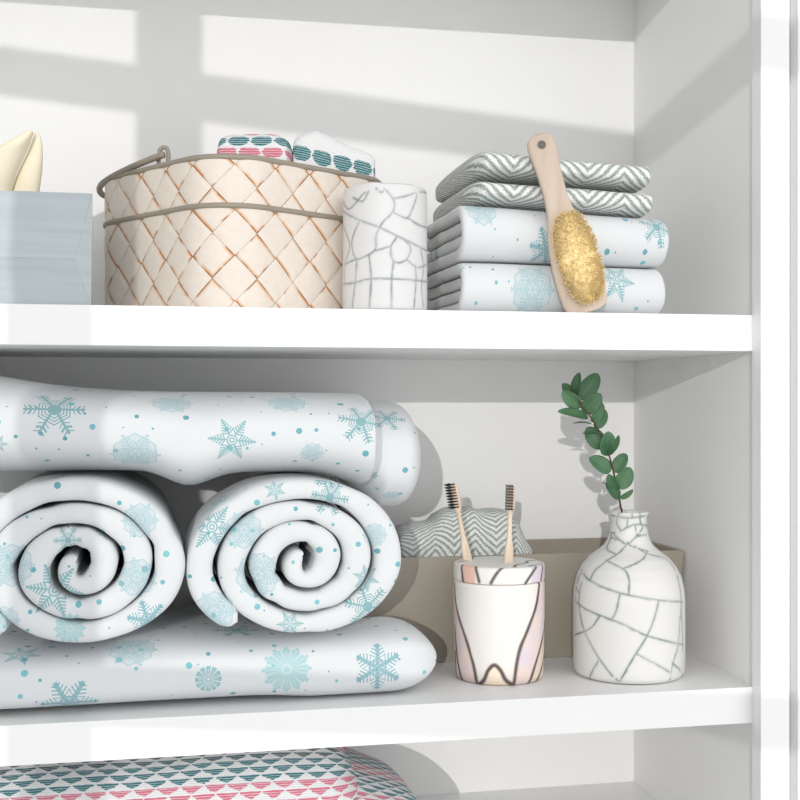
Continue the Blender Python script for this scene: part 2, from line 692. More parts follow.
parts = [wbox(-120, 120, -2.75, 2.75), wbox(-120, 120, -72.75, -67.25), wbox(-120, 120, 67.25, 72.75),
         wbox(-3.6, 3.6, -140, 140), wbox(-128, -120, -140, 140), wbox(120, 128, -140, 140),
         wbox(-128, 128, -148, -140), wbox(-128, 128, 140, 148)]
structure('window_1', merge(parts), PAINT_T)


# ------------------------------------------------------------------ soft goods builders
def sup(c, n):
    return math.copysign(abs(c) ** (2 / n), c)


def loft_x(x0, x1, sec, n=2.6, segs=96, e0=3.0, e1=3.0, nx=60, seed=0, amp=.12, pw=2.0):
    """soft folded towel lying along X. sec(x) -> cy, cz, half depth, half height.  UV: u = x, v = arc from the front"""
    xs = []
    k = 12
    for i in range(k):
        xs.append(x0 + e0 * (1 - math.cos(math.pi / 2 * i / k)))
    for i in range(nx + 1):
        xs.append(x0 + e0 + (x1 - e1 - x0 - e0) * i / nx)
    for i in range(1, k + 1):
        xs.append(x1 - e1 + e1 * math.sin(math.pi / 2 * i / k))
    rows, arcs = [], []
    for x in xs:
        f = 1.0
        if x < x0 + e0:
            f = max(1e-3, (1 - min(1, (x0 + e0 - x) / e0) ** pw)) ** (1 / pw)
        if x > x1 - e1:
            f = max(1e-3, (1 - min(1, (x - x1 + e1) / e1) ** pw)) ** (1 / pw)
        cy, cz, a, bb = sec(x)
        row = []
        for j in range(segs):
            q = 2 * math.pi * j / segs
            w = 1 + 0
            dy = -a * sup(math.cos(q), n) * (f * .55 + .45 if f > .02 else f)
            dz = bb * sup(math.sin(q), n) * f
            nn = amp * nz(x * .12 + seed, math.cos(q) * 1.3, math.sin(q) * 1.3 + seed)
            row.append((x, cy + dy + nn * math.copysign(1, dy), cz + dz + nn * .5))
        rows.append(row)
        arc = [0.0] * (segs + 1)
        half = segs // 2
        for j in range(1, half + 1):
            arc[j] = arc[j - 1] + math.dist(row[j][1:], row[j - 1][1:])
        arc2 = {segs: 0.0}
        for j in range(segs - 1, half - 1, -1):
            arc2[j] = arc2[j + 1] - math.dist(row[j][1:], row[(j + 1) % segs][1:])
        arcs.append((arc, arc2))

    def uvf(i, j, _c=[0]):
        z0 = sec(xs[i])[1]
        half = segs // 2
        return (xs[i], z0 + (arcs[i][0][j] if j <= half else arcs[i][1][j]))
    V, Fc, U = grid(rows, uvf, closed=True, cap0=True, cap1=True)
    # fix the wrap at the back: uv of the column that closes there
    return V, Fc, U


def strip(path, thick, e0, e1, axis='Y', rl=.9, seed=0, amp=.15, k=7, taper=None, nax=10):
    """thick cloth band following a 2D path, swept along an axis with rounded edges.
    axis 'Y': path in (x, z); axis 'X': path in (y, z)"""
    m = len(path)
    P = [np.array(p, float) for p in path]
    S = [0.0]
    for i in range(1, m):
        S.append(S[-1] + np.linalg.norm(P[i] - P[i - 1]))
    rows, prof = [], []
    for i in range(m):
        tg = P[min(i + 1, m - 1)] - P[max(i - 1, 0)]
        tg /= np.linalg.norm(tg) + 1e-9
        nrm = np.array([-tg[1], tg[0]])
        t = thick(S[i], S[-1], i)
        c = t * .55
        for dd in (S[i], S[-1] - S[i]):
            if dd < c:
                t *= max(.03, math.sqrt(max(0, 1 - (1 - dd / c) ** 2)))
        h = t / 2
        wob = amp * nz(S[i] * .35 + seed, seed * 2.3, .5)
        wob2 = amp * nz(S[i] * .35 + seed, seed * 2.3, 7.5)
        L = []
        for q in range(k + 1):               # rounded edge at e0
            a = math.pi * q / k
            L.append((-h * sup(math.cos(a), 2.6), e0 + wob + rl * (1 - sup(math.sin(a), 2.6))))
        for q in range(1, nax):
            L.append((h, e0 + rl + (e1 - e0 - 2 * rl) * q / nax))
        for q in range(k + 1):
            a = math.pi * q / k
            L.append((h * sup(math.cos(a), 2.6), e1 + wob2 - rl * (1 - sup(math.sin(a), 2.6))))
        for q in range(1, nax):
            L.append((-h, e1 - rl - (e1 - e0 - 2 * rl) * q / nax))
        row = []
        for n_, ax in L:
            p2 = P[i] + nrm * n_
            row.append((p2[0], ax, p2[1]) if axis == 'Y' else (ax, p2[0], p2[1]))
        rows.append(row)
        prof.append(L)
    nj = len(rows[0])

    def uvf(i, j):
        j %= nj
        p = rows[i][j]
        ax = p[1] if axis == 'Y' else p[0]
        if axis == 'Y':
            if j <= k or (k + nax <= j <= 2 * k + nax):
                return (p[0], p[2])
            return (S[i] + 40, ax)
        return (ax, S[i])
    V, Fc, U = grid(rows, uvf, closed=True, cap0=True, cap1=True)
    if axis == 'Y':                           # faces on the rounded edge take the flat projection, the rest arc / depth
        U2 = []
        for q in range(len(Fc)):
            f = Fc[q]
            ys = [V[i][1] for i in f]
            if max(ys) < e0 + rl + .5:
                U2.append([(V[i][0], V[i][2]) for i in f])
            else:
                U2.append(list(U[q]))
        U = U2
    return V, Fc, U


def fl(kind, u, v, Y, R, rot=0):
    p = at(u, v, Y)
    return (kind, p[0], p[2], R * .0975, rot)


# ---- lower shelf: bottom folded towel
SNOW_BOTTOM = snow_mat('snowflake_cotton_bottom', [
    fl('crystal', 70, 703, 118, 27, 0), fl('lace', 132, 640, 118, 25, 10), fl('blossom', 208, 677, 118, 13, 0),
    fl('daisy', 286, 668, 118, 25, 0), fl('crystal', 377, 667, 118, 25, 30), fl('star', 20, 640, 118, 20, 15),
    fl('web', 240, 590, 118, 24, 0), ('lace', -27, -27, 2.4, 0), ('star', -20, -22, 2.2, 20)], (62, 30), 1)
def bot_a(x):
    k = min(1, max(0, (x - 8) / 8))
    return 14.0 - 7.4 * k * k * (3 - 2 * k)


v_, f_, u_ = loft_x(-31, 28.5, lambda x: (117.7 + bot_a(x) - .032 * max(0, 24 - x), ZL + 3.22 + .12 * math.sin(x * .25 + 1), bot_a(x),
                                           3.2 + .12 * math.sin(x * .25 + 1)), 3.5, e0=4, e1=5.2, seed=3, pw=2.0)
o = mk('folded_bath_towel', v_, f_, SNOW_BOTTOM, (-4, 130, ZL), uv=u_)
tag(o, 'white snowflake towel folded flat, lying under the two spiral rolls', 'towel', 'white towels printed with blue snowflakes')


# ---- two rolled towels seen end-on
def roll(name, cx, cz, sx, sz, seed, mat, label, y0, y1):
    path = []
    n = 640
    K = 3.34
    for i in range(n):
        k = -.02 + (K + .02) * i / (n - 1)
        th = math.radians(225) - 2 * math.pi * k
        w = 1 + .035 * nz(k * 2.6 + seed, seed) + .022 * nz(k * 8 + seed, seed + 4)
        rx = (10.4 - 3.05 * k) * w * sx
        rz = (8.1 - 2.2 * k) * w * sz * (1 - .13 * max(0, 1 - (k + .02) / .16))
        path.append((cx + rx * math.cos(th), cz - .5 + rz * math.sin(th)))
    # inner end curls into the middle
    a = path[-1]

    rn = random.Random(int(seed * 10))
    notches = [.2 + 2.3 * rn.random() for _ in range(9)]

    def thick(s, S, i):
        k = -.02 + (K + .02) * i / (n - 1)
        th = math.radians(225) - 2 * math.pi * k
        t = 1.93 * sz + .74 * sx * abs(math.cos(th)) ** 1.5
        for kk_ in notches:
            t *= 1 - .13 * math.exp(-((k - kk_) / .022) ** 2)
        if k > 2.6:
            t *= 1 - .45 * (k - 2.6) / .74
        return t * (1.0 + .1 * nz(k * 5 + seed, 3.1 + seed) + .07 * nz(k * 15 + seed, 8.3))
    V, Fc, U = strip(path, thick, y0, y1, 'Y', rl=.95, seed=seed, amp=.28)
    o = mk(name, V, Fc, mat, (cx, (y0 + y1) / 2, cz - 7.9 * sz), uv=U)
    return tag(o, label, 'towel', 'white towels printed with blue snowflakes')


RY = 116.6
SNOW_RL = snow_mat('snowflake_cotton_roll_left', [
    fl('lace', 12, 565, RY, 22), fl('star', 55, 590, RY, 27, 10), fl('lace', 137, 577, RY, 20, 20), fl('lace', 140, 520, RY, 18),
    fl('crystal', 148, 620, RY, 20, 12), fl('web', 68, 540, RY, 13), fl('daisy', 70, 628, RY, 15), fl('lace', 5, 620, RY, 15)], (36, 26), 2, .5)
SNOW_RR = snow_mat('snowflake_cotton_roll_right', [
    fl('star', 212, 527, RY, 25, 8), fl('lace', 244, 530, RY, 20), fl('lace', 258, 575, RY, 24, 15), fl('web', 330, 497, RY, 19, 10),
    fl('lace', 214, 612, RY, 22), fl('web', 368, 607, RY, 23, 12), fl('lace', 375, 535, RY, 13), fl('star', 290, 624, RY, 14),
    fl('star', 366, 578, RY, 14, 20), fl('star', 275, 490, RY, 11, 20), fl('web', 328, 472, RY, 17, 12)], (36, 26), 3, .5)
pr = at(303, 557, RY)
roll('rolled_bath_towel', pr[0] + .1, pr[2], 1.0, .995, 1.7, SNOW_RR,
     'snowflake towel roll, spiral end facing out, next to the taupe box', RY, 131.2)
pl = at(79, 562, RY)
roll('rolled_bath_towel', pl[0] - .15, pl[2], 1.0, 1.005, 5.2, SNOW_RL,
     'left one of the two snowflake towel rolls, spiral end facing out', RY - .4, 146)

# ---- long towel lying on the rolls
TY = 117.2
SNOW_TOP = snow_mat('snowflake_cotton_top', [
    fl('web', 54, 408, TY, 29, 0), fl('lace', 135, 457, TY, 25, 0), fl('star', 232, 440, TY, 24, 5), fl('lace', 313, 455, TY, 13, 0),
    fl('web', 362, 421, TY, 24, 12), fl('lace', 172, 388, TY, 22, 0), fl('lace', 290, 388, TY, 22, 10), fl('star', -3, 445, TY, 10, 0),
    ('star', -28, -3, 2.4, 0), ('lace', -25, 3, 2.4, 0)], (64, 30), 4)
FOLD_RT = snow_mat('snowflake_cotton_fold', [
    fl('web', 392, 410, 121, 20, 10), fl('lace', 396, 506, 121, 10), fl('star', 376, 478, 121, 6), ('star', 24, 12, 2.2, 0)], (40, 30), 6)
base = (-6, 126, -7.3)
t_ = thing('folded_bath_towel', base, 'long snowflake towel laid across the top of both towel rolls', 'towel',
           'white towels printed with blue snowflakes')


def sec_top(x):
    z1 = 1.3 - .022 * (x + 5) + 1.1 * math.exp(-((x + 18) / 6) ** 2) - .25 * math.exp(-((x - 2) / 8) ** 2)
    z0 = -7.65 + .35 * min(1, max(0, (3 - x) / 4)) - 1.35 * math.exp(-((x - 3.4) / 3.0) ** 2) - 1.5 * min(1, max(0, (x - 15) / 6)) ** 1.5
    return (132.2, (z0 + z1) / 2, 14.9, (z1 - z0) / 2)


v_, f_, u_ = loft_x(-31.5, 22.1, sec_top, 2.7, e0=3, e1=.9, seed=9, pw=2.4)
mk('towel_body', v_, f_, SNOW_TOP, base, t_, uv=u_)


def sec_fold(x):
    dx = min(.995, max(0, (x - pr[0]) / 10.4))
    zb_ = max(-11.9, pr[2] + 8.0 * math.sqrt(1 - dx * dx) - .1)
    if x > 24.5:
        zb_ = -11.9
    return (134.2, (zb_ - .1) / 2, 12.8, (-.1 - zb_) / 2)


v_, f_, u_ = loft_x(15, 27.9, sec_fold, 2.5, e0=1, e1=2.6, seed=12, nx=40, pw=2.3)
mk('inner_fold', v_, f_, FOLD_RT, base, t_, uv=u_)


# ---- upper shelf: stack of folded towels
def fold_path(y0, y1, zc, h, r=None, n=14):
    """C-shaped fold: back -> front along the top, round the front, back along the bottom (y, z)"""
    r = h if r is None else r
    out = []
    for i in range(12):
        out.append((y1 + (y0 + r - y1) * i / 12, zc + h))
    for i in range(n + 1):
        a = math.pi * i / n
        out.append((y0 + r - r * math.sin(a), zc + h * math.cos(a)))
    for i in range(1, 13):
        out.append((y0 + r + (y1 - y0 - r) * i / 12, zc - h))
    return out


def folded(name, z0, z1, x0, x1, y0, y1, mat, label, layers, group, seed, rl=.5, vshift=0, cat='towel', x0in=.4, lift=(0, 0)):
    """folded towel: nested C-folds; each fold is a part"""
    H = z1 - z0
    base = ((x0 + x1) / 2, (y0 + y1) / 2, z0)
    root = thing(name, base, label, cat, group)
    zc = (z0 + z1) / 2
    t = H / (2 * layers)
    for l in range(layers):
        h = H / 2 - t * (l + .5)
        pth = fold_path(y0 + t * (l + .5), y1 - .3 * l, zc, h if l < layers - 1 or layers == 1 else max(h, t * .5), r=max(h, .5) * (1.15 if l == 0 else 1))
        V, Fc, U = strip(pth, lambda s, S, i: t * .9, x0 + x0in * l * (1 + .4 * math.sin(seed + l * 2)), x1 - .5 * l, 'X', rl=rl, seed=seed + l, amp=.16, nax=24)
        # arc zero at the front of the fold
        mid = [math.hypot(0, 0)]
        S = 0
        ss = [0]
        for i in range(1, len(pth)):
            S += math.dist(pth[i], pth[i - 1])
            ss.append(S)
        sm = ss[12 + 7]
        U = [[(a, zc - (b_ - sm) + vshift) for a, b_ in q] for q in U]
        def up(x, z):
            k_ = 1 - (x - x0) / (x1 - x0)
            f_ = (z - z0) / (z1 - z0)
            return k_ * (lift[0] * (1 - f_) + lift[1] * f_)
        V = [(x, y, z + .1 * nz(x * .15, y * .15, 3) * min(1, (z - ZU) / 5) + up(x, z)) for x, y, z in V]
        mk('outer_fold' if l == 0 else 'inner_fold', V, Fc, mat, base, root, uv=U)
    return root


SY = 118.0
SNOW_S1 = snow_mat('snowflake_cotton_stack_lower', [
    fl('lace', 533, 290, SY, 24), fl('star', 618, 282, SY, 20, 10), fl('star', 455, 270, SY, 13), ('web', 33, 22, 2.3, 0), ('star', 45, 25, 2, 0)], (30, 34), 5)
SNOW_S2 = snow_mat('snowflake_cotton_stack_upper', [
    fl('lace', 484, 217, SY, 18), fl('crystal', 547, 249, SY, 18, 10), fl('web', 659, 229, SY, 19, 20), ('lace', 40, 26, 2.2, 0)], (30, 34), 7)
G_SN = 'white towels printed with blue snowflakes'
folded('folded_hand_towel', ZU, 14.05, 30.6, 52.6, SY, 139, SNOW_S1,
       'snowflake hand towel at the bottom of the upper shelf stack', 2, G_SN, 1.1, lift=(0, .3))
folded('folded_hand_towel', 14.05, 19.35, 30.6, 53.0, SY, 139, SNOW_S2,
       'snowflake hand towel just under the grey herringbone ones', 2, G_SN, 4.3, lift=(.33, .95))
HER = herring_mat('grey_herringbone_terry', 8.0, 1.1)
G_H = 'grey and white herringbone towels'


def her_towel(z0, z1, x0, x1, seed, label, drop):
    def sec(x):
        k = (x - x0) / (x1 - x0)
        a, b_ = z0 + drop[0] * (1 - k), z1 + drop[1] * (1 - k) + (.35 * math.exp(-((x - x0 - 2.5) / 2.2) ** 2) if z0 > 21 else 0)
        return (SY + 11.2, (a + b_) / 2, 11.0, (b_ - a) / 2)
    V, Fc, U = loft_x(x0, x1, sec, 3.6, e0=1.1, e1=.8, seed=seed, nx=40, amp=.2, pw=2.2)
    o_ = mk('folded_hand_towel', V, Fc, HER, ((x0 + x1) / 2, SY + 11.2, z0), uv=U)
    tag(o_, label, 'towel', G_H)


her_towel(19.42, 22.1, 31.9, 51.7, 2.2, 'lower grey herringbone towel, directly on the snowflake towels', (1.0, .8))
her_towel(22.27, 25.0, 32.2, 51.5, 6.4, 'topmost grey herringbone towel, behind the handle of the wooden brush', (.85, .8))

# ---- bottom shelf: patterned throw
THROW = scallop_mat('teal_pink_scallop_weave', 'ptttddpp', 2.25, .95, True)  # the dark rows paint in shade below the shelf board above
base = (-5, 128.5, ZB)
t_ = thing('folded_throw', base, 'thick folded throw woven in teal and pink scallops, on the bottom shelf', 'blanket')
v_, f_, u_ = loft_x(-31, 21.2, lambda x: (128.9, (ZB - 34.6) / 2 - .06 * max(0, x - 12), 13.4, (-34.6 - ZB) / 2 - .06 * max(0, x - 12)),
                    2.3, e0=4, e1=5, pw=2, seed=21, amp=.25)
mk('throw_body', v_, f_, THROW, base, t_, uv=[[(a, b_ + 45.15) for a, b_ in q] for q in u_])
v_, f_, u_ = loft_x(10, 28.6, lambda x: (128.6, (ZB - 37.8) / 2 - .22 * max(0, x - 18), 12.8, (-37.8 - ZB) / 2 - .22 * max(0, x - 18)),
                    2.5, e0=2, e1=3.5, pw=2, seed=25, amp=.25, nx=30)
mk('inner_fold', v_, f_, THROW, base, t_, uv=[[(a + 1, b_ + 45.9) for a, b_ in q] for q in u_])


# ------------------------------------------------------------------ line drawing on ceramics
def seg_dist(A, B, P):
    """distance of points P (n,2) to segment AB"""
    d = B - A
    L = (d * d).sum() + 1e-12
    t = np.clip(((P - A) @ d) / L, 0, 1)
    return np.linalg.norm(P - (A + t[:, None] * d), axis=1)


def lines_dist(polys, P):
    out = np.full(len(P), 1e9)
    for pl_ in polys:
        pts = spline(pl_, 5) if len(pl_) > 2 else [np.array(q, float) for q in pl_]
        for a, b_ in zip(pts[:-1], pts[1:]):
            out = np.minimum(out, seg_dist(np.array(a), np.array(b_), P))
    return out


def to_surface(u, v, lc, dc, rfun):
    """picture point -> (arc cm about the front, height) on an upright body of revolution at lateral lc, depth dc"""
    z = (400 - v) / F * dc
    a = 0
    for _ in range(6):
        r = rfun(z)
        d = dc - r * math.cos(a)
        l = (u - 400) / F * d
        s = max(-.985, min(.985, (l - lc) / r))
        a = math.asin(s)
        z = (400 - v) / F * d
    return a, z


def prof_r(profile):
    zs = [p[1] for p in profile]
    rs = [p[0] for p in profile]
    return lambda z: float(np.interp(z, zs, rs))


def dense(profile, step):
    out = []
    for a, b_ in zip(profile[:-1], profile[1:]):
        n = max(1, int(math.dist(a, b_) / step))
        for k in range(n):
            out.append((a[0] + (b_[0] - a[0]) * k / n, a[1] + (b_[1] - a[1]) * k / n))
    out.append(profile[-1])
    return out


def surf_coords(V, cx, cy, front):
    """front-folded angle and z of lathe verts"""
    A = np.array(V)
    dx, dy = A[:, 0] - cx, A[:, 1] - cy
    l = dx * math.cos(front) - dy * math.sin(front)
    d = dx * math.sin(front) + dy * math.cos(front)
    a = np.arctan2(l, -d)
    return a, A[:, 2], np.hypot(l, d)


def fold_back(a):
    a = np.where(a > math.pi / 2, math.pi - a, a)
    return np.where(a < -math.pi / 2, -math.pi - a, a)


def crackle(V, cx, cy, front, R, polys, white, line, w0, seed):
    w0 *= 1.55
    a, z, r = surf_coords(V, cx, cy, front)
    back = np.abs(a) > math.pi / 2
    P = np.stack([fold_back(a) * R, z], 1)
    nn = np.array([nz(p[0] * 1.7 + seed, p[1] * 1.7, b_ * 3.0) for p, b_ in zip(P, back)])
    n2 = np.array([nz(p[0] * .5 + seed, p[1] * .5, 9) for p in P])
    n3 = np.array([nz(p[0] * 5 + seed, p[1] * 5, 2) for p in P])
    af = fold_back(a)
    P3 = np.stack([r * np.sin(af), -r * np.cos(af), z + nn * .05], 1)
    zo = np.argsort(z)
    zo_, ro_ = z[zo], r[zo]
    pol3 = []
    for pl_ in polys:
        q = []
        for aa, zz in (spline([np.array((p[0] / R, p[1])) for p in pl_], 5) if len(pl_) > 2 else [np.array((pl_[0][0] / R, pl_[0][1])) + (np.array((pl_[1][0] / R, pl_[1][1])) - np.array((pl_[0][0] / R, pl_[0][1]))) * t_ / 6 for t_ in range(7)]):
            rr = float(np.interp(zz, zo_, ro_))
            q.append((rr * math.sin(aa), -rr * math.cos(aa), zz))
        pol3.append(q)
    D = np.full(len(P3), 1e9)
    for q in pol3:
        for a_, b_ in zip(q[:-1], q[1:]):
            D = np.minimum(D, seg_dist(np.array(a_), np.array(b_), P3))
    w = w0 * (1 + .5 * nn)
    k = np.clip(1.25 - D / w, 0, 1)
    k = k * (.85 + .45 * n2 + .3 * n3)
    halo = np.clip(1 - D / (w * 3.2), 0, 1) * .16
    k = np.clip(np.maximum(k, halo), 0, 1)[:, None]
    Lc = np.array(line[:3]) * (1 + .5 * n3[:, None])
    C = np.array(white[:3]) * (1 - k) + np.clip(Lc, 0, 1) * k
    return np.concatenate([C, np.ones((len(C), 1))], 1)


CER = tint_mat('white_crackle_ceramic', .5, .3)

# ---- bottle vase
VD = 131.5
VL = (628.5 - 400) / F * VD
vx, vy = lat_d(VL, VD)
sc_ = VD / F


def vz(v):
    return (400 - v) * VD / F


vprof = [(0.01, ZL), (5.2, ZL), (5.75, ZL + .12), (6.0, ZL + .5), (6.05, ZL + 1.2), (6.08, ZL + 5), (6.06, vz(596)), (5.95, vz(586)), (5.65, vz(575)),
         (5.1, vz(565)), (4.3, vz(556.5)), (3.4, vz(550.5)), (2.75, vz(545.5)), (2.35, vz(540)), (2.14, vz(534)), (1.98, vz(526)), (1.94, vz(520)), (1.98, vz(516.5)),
         (2.15, vz(513.5)), (2.2, vz(512)), (2.1, vz(511.2)), (1.8, vz(511.6)), (1.62, vz(514)), (1.6, vz(530)), (2.0, vz(545)), (4.6, vz(570)), (5.5, vz(600)), (5.5, ZL + .8), (.01, ZL + .7)]
outer = [p for p in vprof[1:19]]
rv = prof_r([(p[0], p[1]) for p in outer])
VFRONT = TH
CROP = lambda pts, ox, oy, s: [(ox + x * s, oy + y * s) for x, y in pts]
vlines = [
    [(55, 280), (120, 322), (240, 372), (390, 400), (490, 408)],
    [(50, 400), (90, 428), (160, 462), (240, 492), (340, 540), (440, 568), (492, 580)],
    [(185, 240), (250, 275), (275, 312), (275, 378)],
    [(250, 275), (300, 255), (335, 232), (347, 205)],
    [(120, 322), (140, 282), (200, 235), (240, 208), (272, 170)],
    [(85, 335), (76, 420), (90, 500), (130, 590), (190, 680), (235, 725)],
    [(240, 372), (226, 440), (205, 482)],
    [(395, 400), (375, 480), (345, 550), (300, 620), (240, 725)],
    [(305, 615), (380, 655), (437, 688)],
    [(486, 410), (480, 480), (472, 580), (450, 660), (420, 730)],
    [(450, 652), (488, 706)],
    [(55, 540), (120, 515), (160, 462)],
    [(152, 645), (105, 712)],
    [(300, 185), (350, 215), (430, 240), (470, 310), (484, 400), (488, 500), (490, 600)],
    [(56, 350), (75, 372)],
    [(85, 290), (60, 330)],
    [(200, 58), (230, 66), (270, 72), (335, 64), (352, 60)],
    [(270, 72), (264, 112), (212, 132), (196, 128)],
    [(335, 100), (308, 146)],
    [(264, 112), (300, 98), (335, 100), (352, 104)],
    [(212, 132), (240, 160), (270, 176), (308, 146), (345, 138)],
    [(240, 160), (205, 150)],
    [(205, 140), (188, 188), (222, 216)],
    [(270, 176), (300, 190), (350, 204)],
    [(240, 48), (226, 88), (240, 118)],
    [(300, 98), (308, 146)], [(318, 50), (325, 100)], [(285, 45), (290, 72)]]
vpol = []
for ln in vlines:
    q = []
    for x, y in CROP(ln, 560, 500, .25):
        a, z = to_surface(x, y, VL, VD, rv)
        q.append((a * 6.0, z))
    vpol.append(q)
pr_d = dense(vprof[:19], .11) + vprof[19:]
V, Fc, _ = lathe(pr_d, vx, vy, 330, front=VFRONT)
C = crackle(V, vx, vy, VFRONT, 6.0, vpol, srgb(216, 215, 212), srgb(96, 118, 114), .085, 3)
o = mk('bottle_vase', V, Fc, CER, (vx, vy, ZL), col=C)
tag(o, 'white bottle vase with grey crackle lines, holding a eucalyptus sprig', 'vase')

# ---- crackle tumbler on the upper shelf
CD = 122.0
CL = (385 - 400) / F * CD
cx_, cy_ = lat_d(CL, CD)
CFR = TH
CTOP = 21.35
cprof = [(.01, ZU), (3.9, ZU), (4.2, ZU + .2), (4.28, ZU + .6), (4.29, ZU + 3), (4.27, CTOP - 1.2), (4.24, CTOP - .5), (4.1, CTOP - .12), (3.9, CTOP), (3.72, CTOP - .15),
         (3.65, CTOP - .7), (3.65, ZU + 1.2), (.01, ZU + 1.0)]
clines = [
    [(520, 365), (580, 400), (660, 430), (720, 460), (800, 500), (826, 512)],
    [(520, 330), (545, 360), (600, 300)], [(556, 318), (592, 332), (612, 296)],
    [(672, 285), (705, 330), (700, 372), (662, 412), (640, 460), (635, 510), (570, 542), (552, 480), (582, 400)],
    [(705, 322), (750, 312), (800, 298), (826, 300)],
    [(700, 372), (752, 392), (776, 350), (790, 306)],
    [(752, 392), (800, 420), (826, 430)],
    [(715, 462), (694, 500), (705, 552), (750, 545), (766, 500), (740, 470)],
    [(635, 512), (695, 496)],
    [(522, 634), (560, 628), (620, 614), (700, 614), (790, 620), (826, 626)],
    [(570, 542), (564, 630), (555, 716)], [(614, 526), (622, 616), (616, 716)],
    [(704, 552), (697, 616), (696, 716)], [(750, 545), (790, 572), (826, 560)],
    [(782, 566), (786, 620), (778, 716)], [(522, 420), (545, 490), (528, 560), (526, 634)],
    [(800, 500), (812, 570), (806, 640), (812, 716)], [(530, 560), (570, 542)], [(640, 285), (660, 300), (672, 285)]]
rc = prof_r(cprof[1:8])
cpol = []
for ln in clines:
    q = []
    for x, y in CROP(ln, 200, 110, .275):
        a, z = to_surface(x, y, CL, CD, rc)
        q.append((a * 4.25, z))
    cpol.append(q)
V, Fc, _ = lathe(dense(cprof[:9], .11) + cprof[9:], cx_, cy_, 250, front=CFR,
                 wob=lambda a, z: .012 * nz(math.cos(a) * 1.5, math.sin(a) * 1.5, z * .25))
V = [(x, y, z + (.22 * nz(x * .5, y * .5, 3) if z > CTOP - 3 else 0)) for x, y, z in V]
C = crackle(V, cx_, cy_, CFR, 4.25, cpol, srgb(214, 214, 214), srgb(116, 128, 130), .075, 8)
o = mk('tumbler', V, Fc, CER, (cx_, cy_, ZU), col=C)
tag(o, 'white crackle ceramic tumbler between woven basket and folded towels', 'tumbler')

# ---- toothbrush holder
HD = 130.0
HL = (499 - 400) / F * HD
hx_, hy_ = lat_d(HL, HD)
HFR = TH
HTOP = -17.5                     # top of the lid
HSEAM = -19.35
hroot = thing('toothbrush_holder', (hx_, hy_, ZL), 'round ceramic toothbrush holder veined in black, pink and lilac', 'toothbrush holder')
rb = lambda z: 4.86 - .0 * z
hp = [(.01, ZL), (4.4, ZL), (4.68, ZL + .15), (4.78, ZL + .5), (4.86, ZL + 3), (4.92, ZL + 7), (4.92, HSEAM - .3), (4.85, HSEAM - .05), (4.7, HSEAM), (4.5, HSEAM - .1), (4.4, HSEAM - .6), (4.4, ZL + .8), (.01, ZL + .7)]
HB = [
    [(247, 412), (255, 480), (285, 590), (310, 680), (322, 752)],
    [(530, 410), (520, 480), (490, 570), (462, 645), (447, 752)],
    [(322, 752), (345, 735), (360, 702), (381, 684), (402, 702), (420, 735), (447, 752)],
    [(244, 555), (258, 670), (275, 752)],
    [(243, 640), (252, 750)],
    [(549, 540), (530, 640), (497, 752)],
    [(550, 645), (520, 752)]]


def hmap(lines):
    out = []
    for ln in lines:
        q = []
        for x, y in CROP(ln, 380, 460, .3):
            a, z = to_surface(x, y, HL, HD, lambda z: 4.86)
            q.append((a * 4.86, z))
        out.append(q)
    return out


hpol = hmap(HB)


def xof(poly, z):
    s = spline(poly, 6)
    s = sorted([(p[1], p[0]) for p in s])
    return np.interp(z, [p[0] for p in s], [p[1] for p in s])


V, Fc, _ = lathe(dense(hp[:9], .1) + hp[9:], hx_, hy_, 300, front=HFR)
a, z, r = surf_coords(V, hx_, hy_, HFR)
X = fold_back(a) * 4.86
P = np.stack([X, z], 1)
cw, clilac, cbeige, cpink, carch = [np.array(srgb(*c)[:3]) for c in ((230, 226, 221), (214, 202, 212), (226, 210, 190), (226, 206, 198), (246, 228, 206))]
n1 = np.array([nz(p[0] * .8, p[1] * .5, 4) for p in P])
C = np.tile(cw, (len(P), 1))
xl1, xr1, xl4, xr6 = xof(hpol[0], z), xof(hpol[1], z), xof(hpol[3], z), xof(hpol[5], z)
xl4 = np.where(z > hpol[3][0][1], -9, xl4)
xr6 = np.where(z > hpol[5][0][1], 9, xr6)
zt = np.clip((z - ZL) / 10, 0, 1)
side = (X < xl1) | (X > xr1)
lil = np.clip(.55 + 1.4 * n1 - .9 * np.abs(zt - .5), 0, 1)[:, None]
C = np.where(side[:, None], cpink * (1 - lil) + clilac * lil, C)
out_ = (X < xl4) | (X > xr6)
C = np.where(out_[:, None], cbeige * .9 + .1 * C, C)
arch = spline(hpol[2], 6)
ax_ = [p[0] for p in arch]
az_ = [p[1] for p in arch]
inarch = (X > min(ax_)) & (X < max(ax_)) & (z < np.interp(X, ax_, az_))
C = np.where(inarch[:, None], carch, C)
D = lines_dist(hpol, P)
wid = .135 * (1 + .3 * n1)
kb = np.clip(1 - (D - wid * 1.3) / .12, 0, 1)[:, None] * .55
C = C * (1 - kb) + np.array(srgb(170, 120, 100)[:3]) * kb
kd = np.clip(1.3 - D / wid * .65, 0, 1)[:, None]
C = C * (1 - kd) + np.array(srgb(40, 26, 26)[:3]) * kd
HMAT = tint_mat('veined_glazed_ceramic', .4, .35)
mk('holder_body', V, Fc, HMAT, (hx_, hy_, ZL), hroot, col=np.concatenate([C, np.ones((len(C), 1))], 1))
lp = [(.01, HSEAM + .0), (4.5, HSEAM + .0), (4.84, HSEAM + .04), (4.93, HSEAM + .15), (4.93, HTOP - .4), (4.85, HTOP - .12), (4.6, HTOP - .02), (4.3, HTOP), (.01, HTOP + .02)]
V, Fc, _ = lathe(dense(lp, .1), hx_, hy_, 300, front=HFR)
a, z, r = surf_coords(V, hx_, hy_, HFR)
lx = np.sin(a) * r
ld = np.cos(a) * r
onside = np.clip((HTOP - z) / (HTOP - HSEAM), 0, 1)
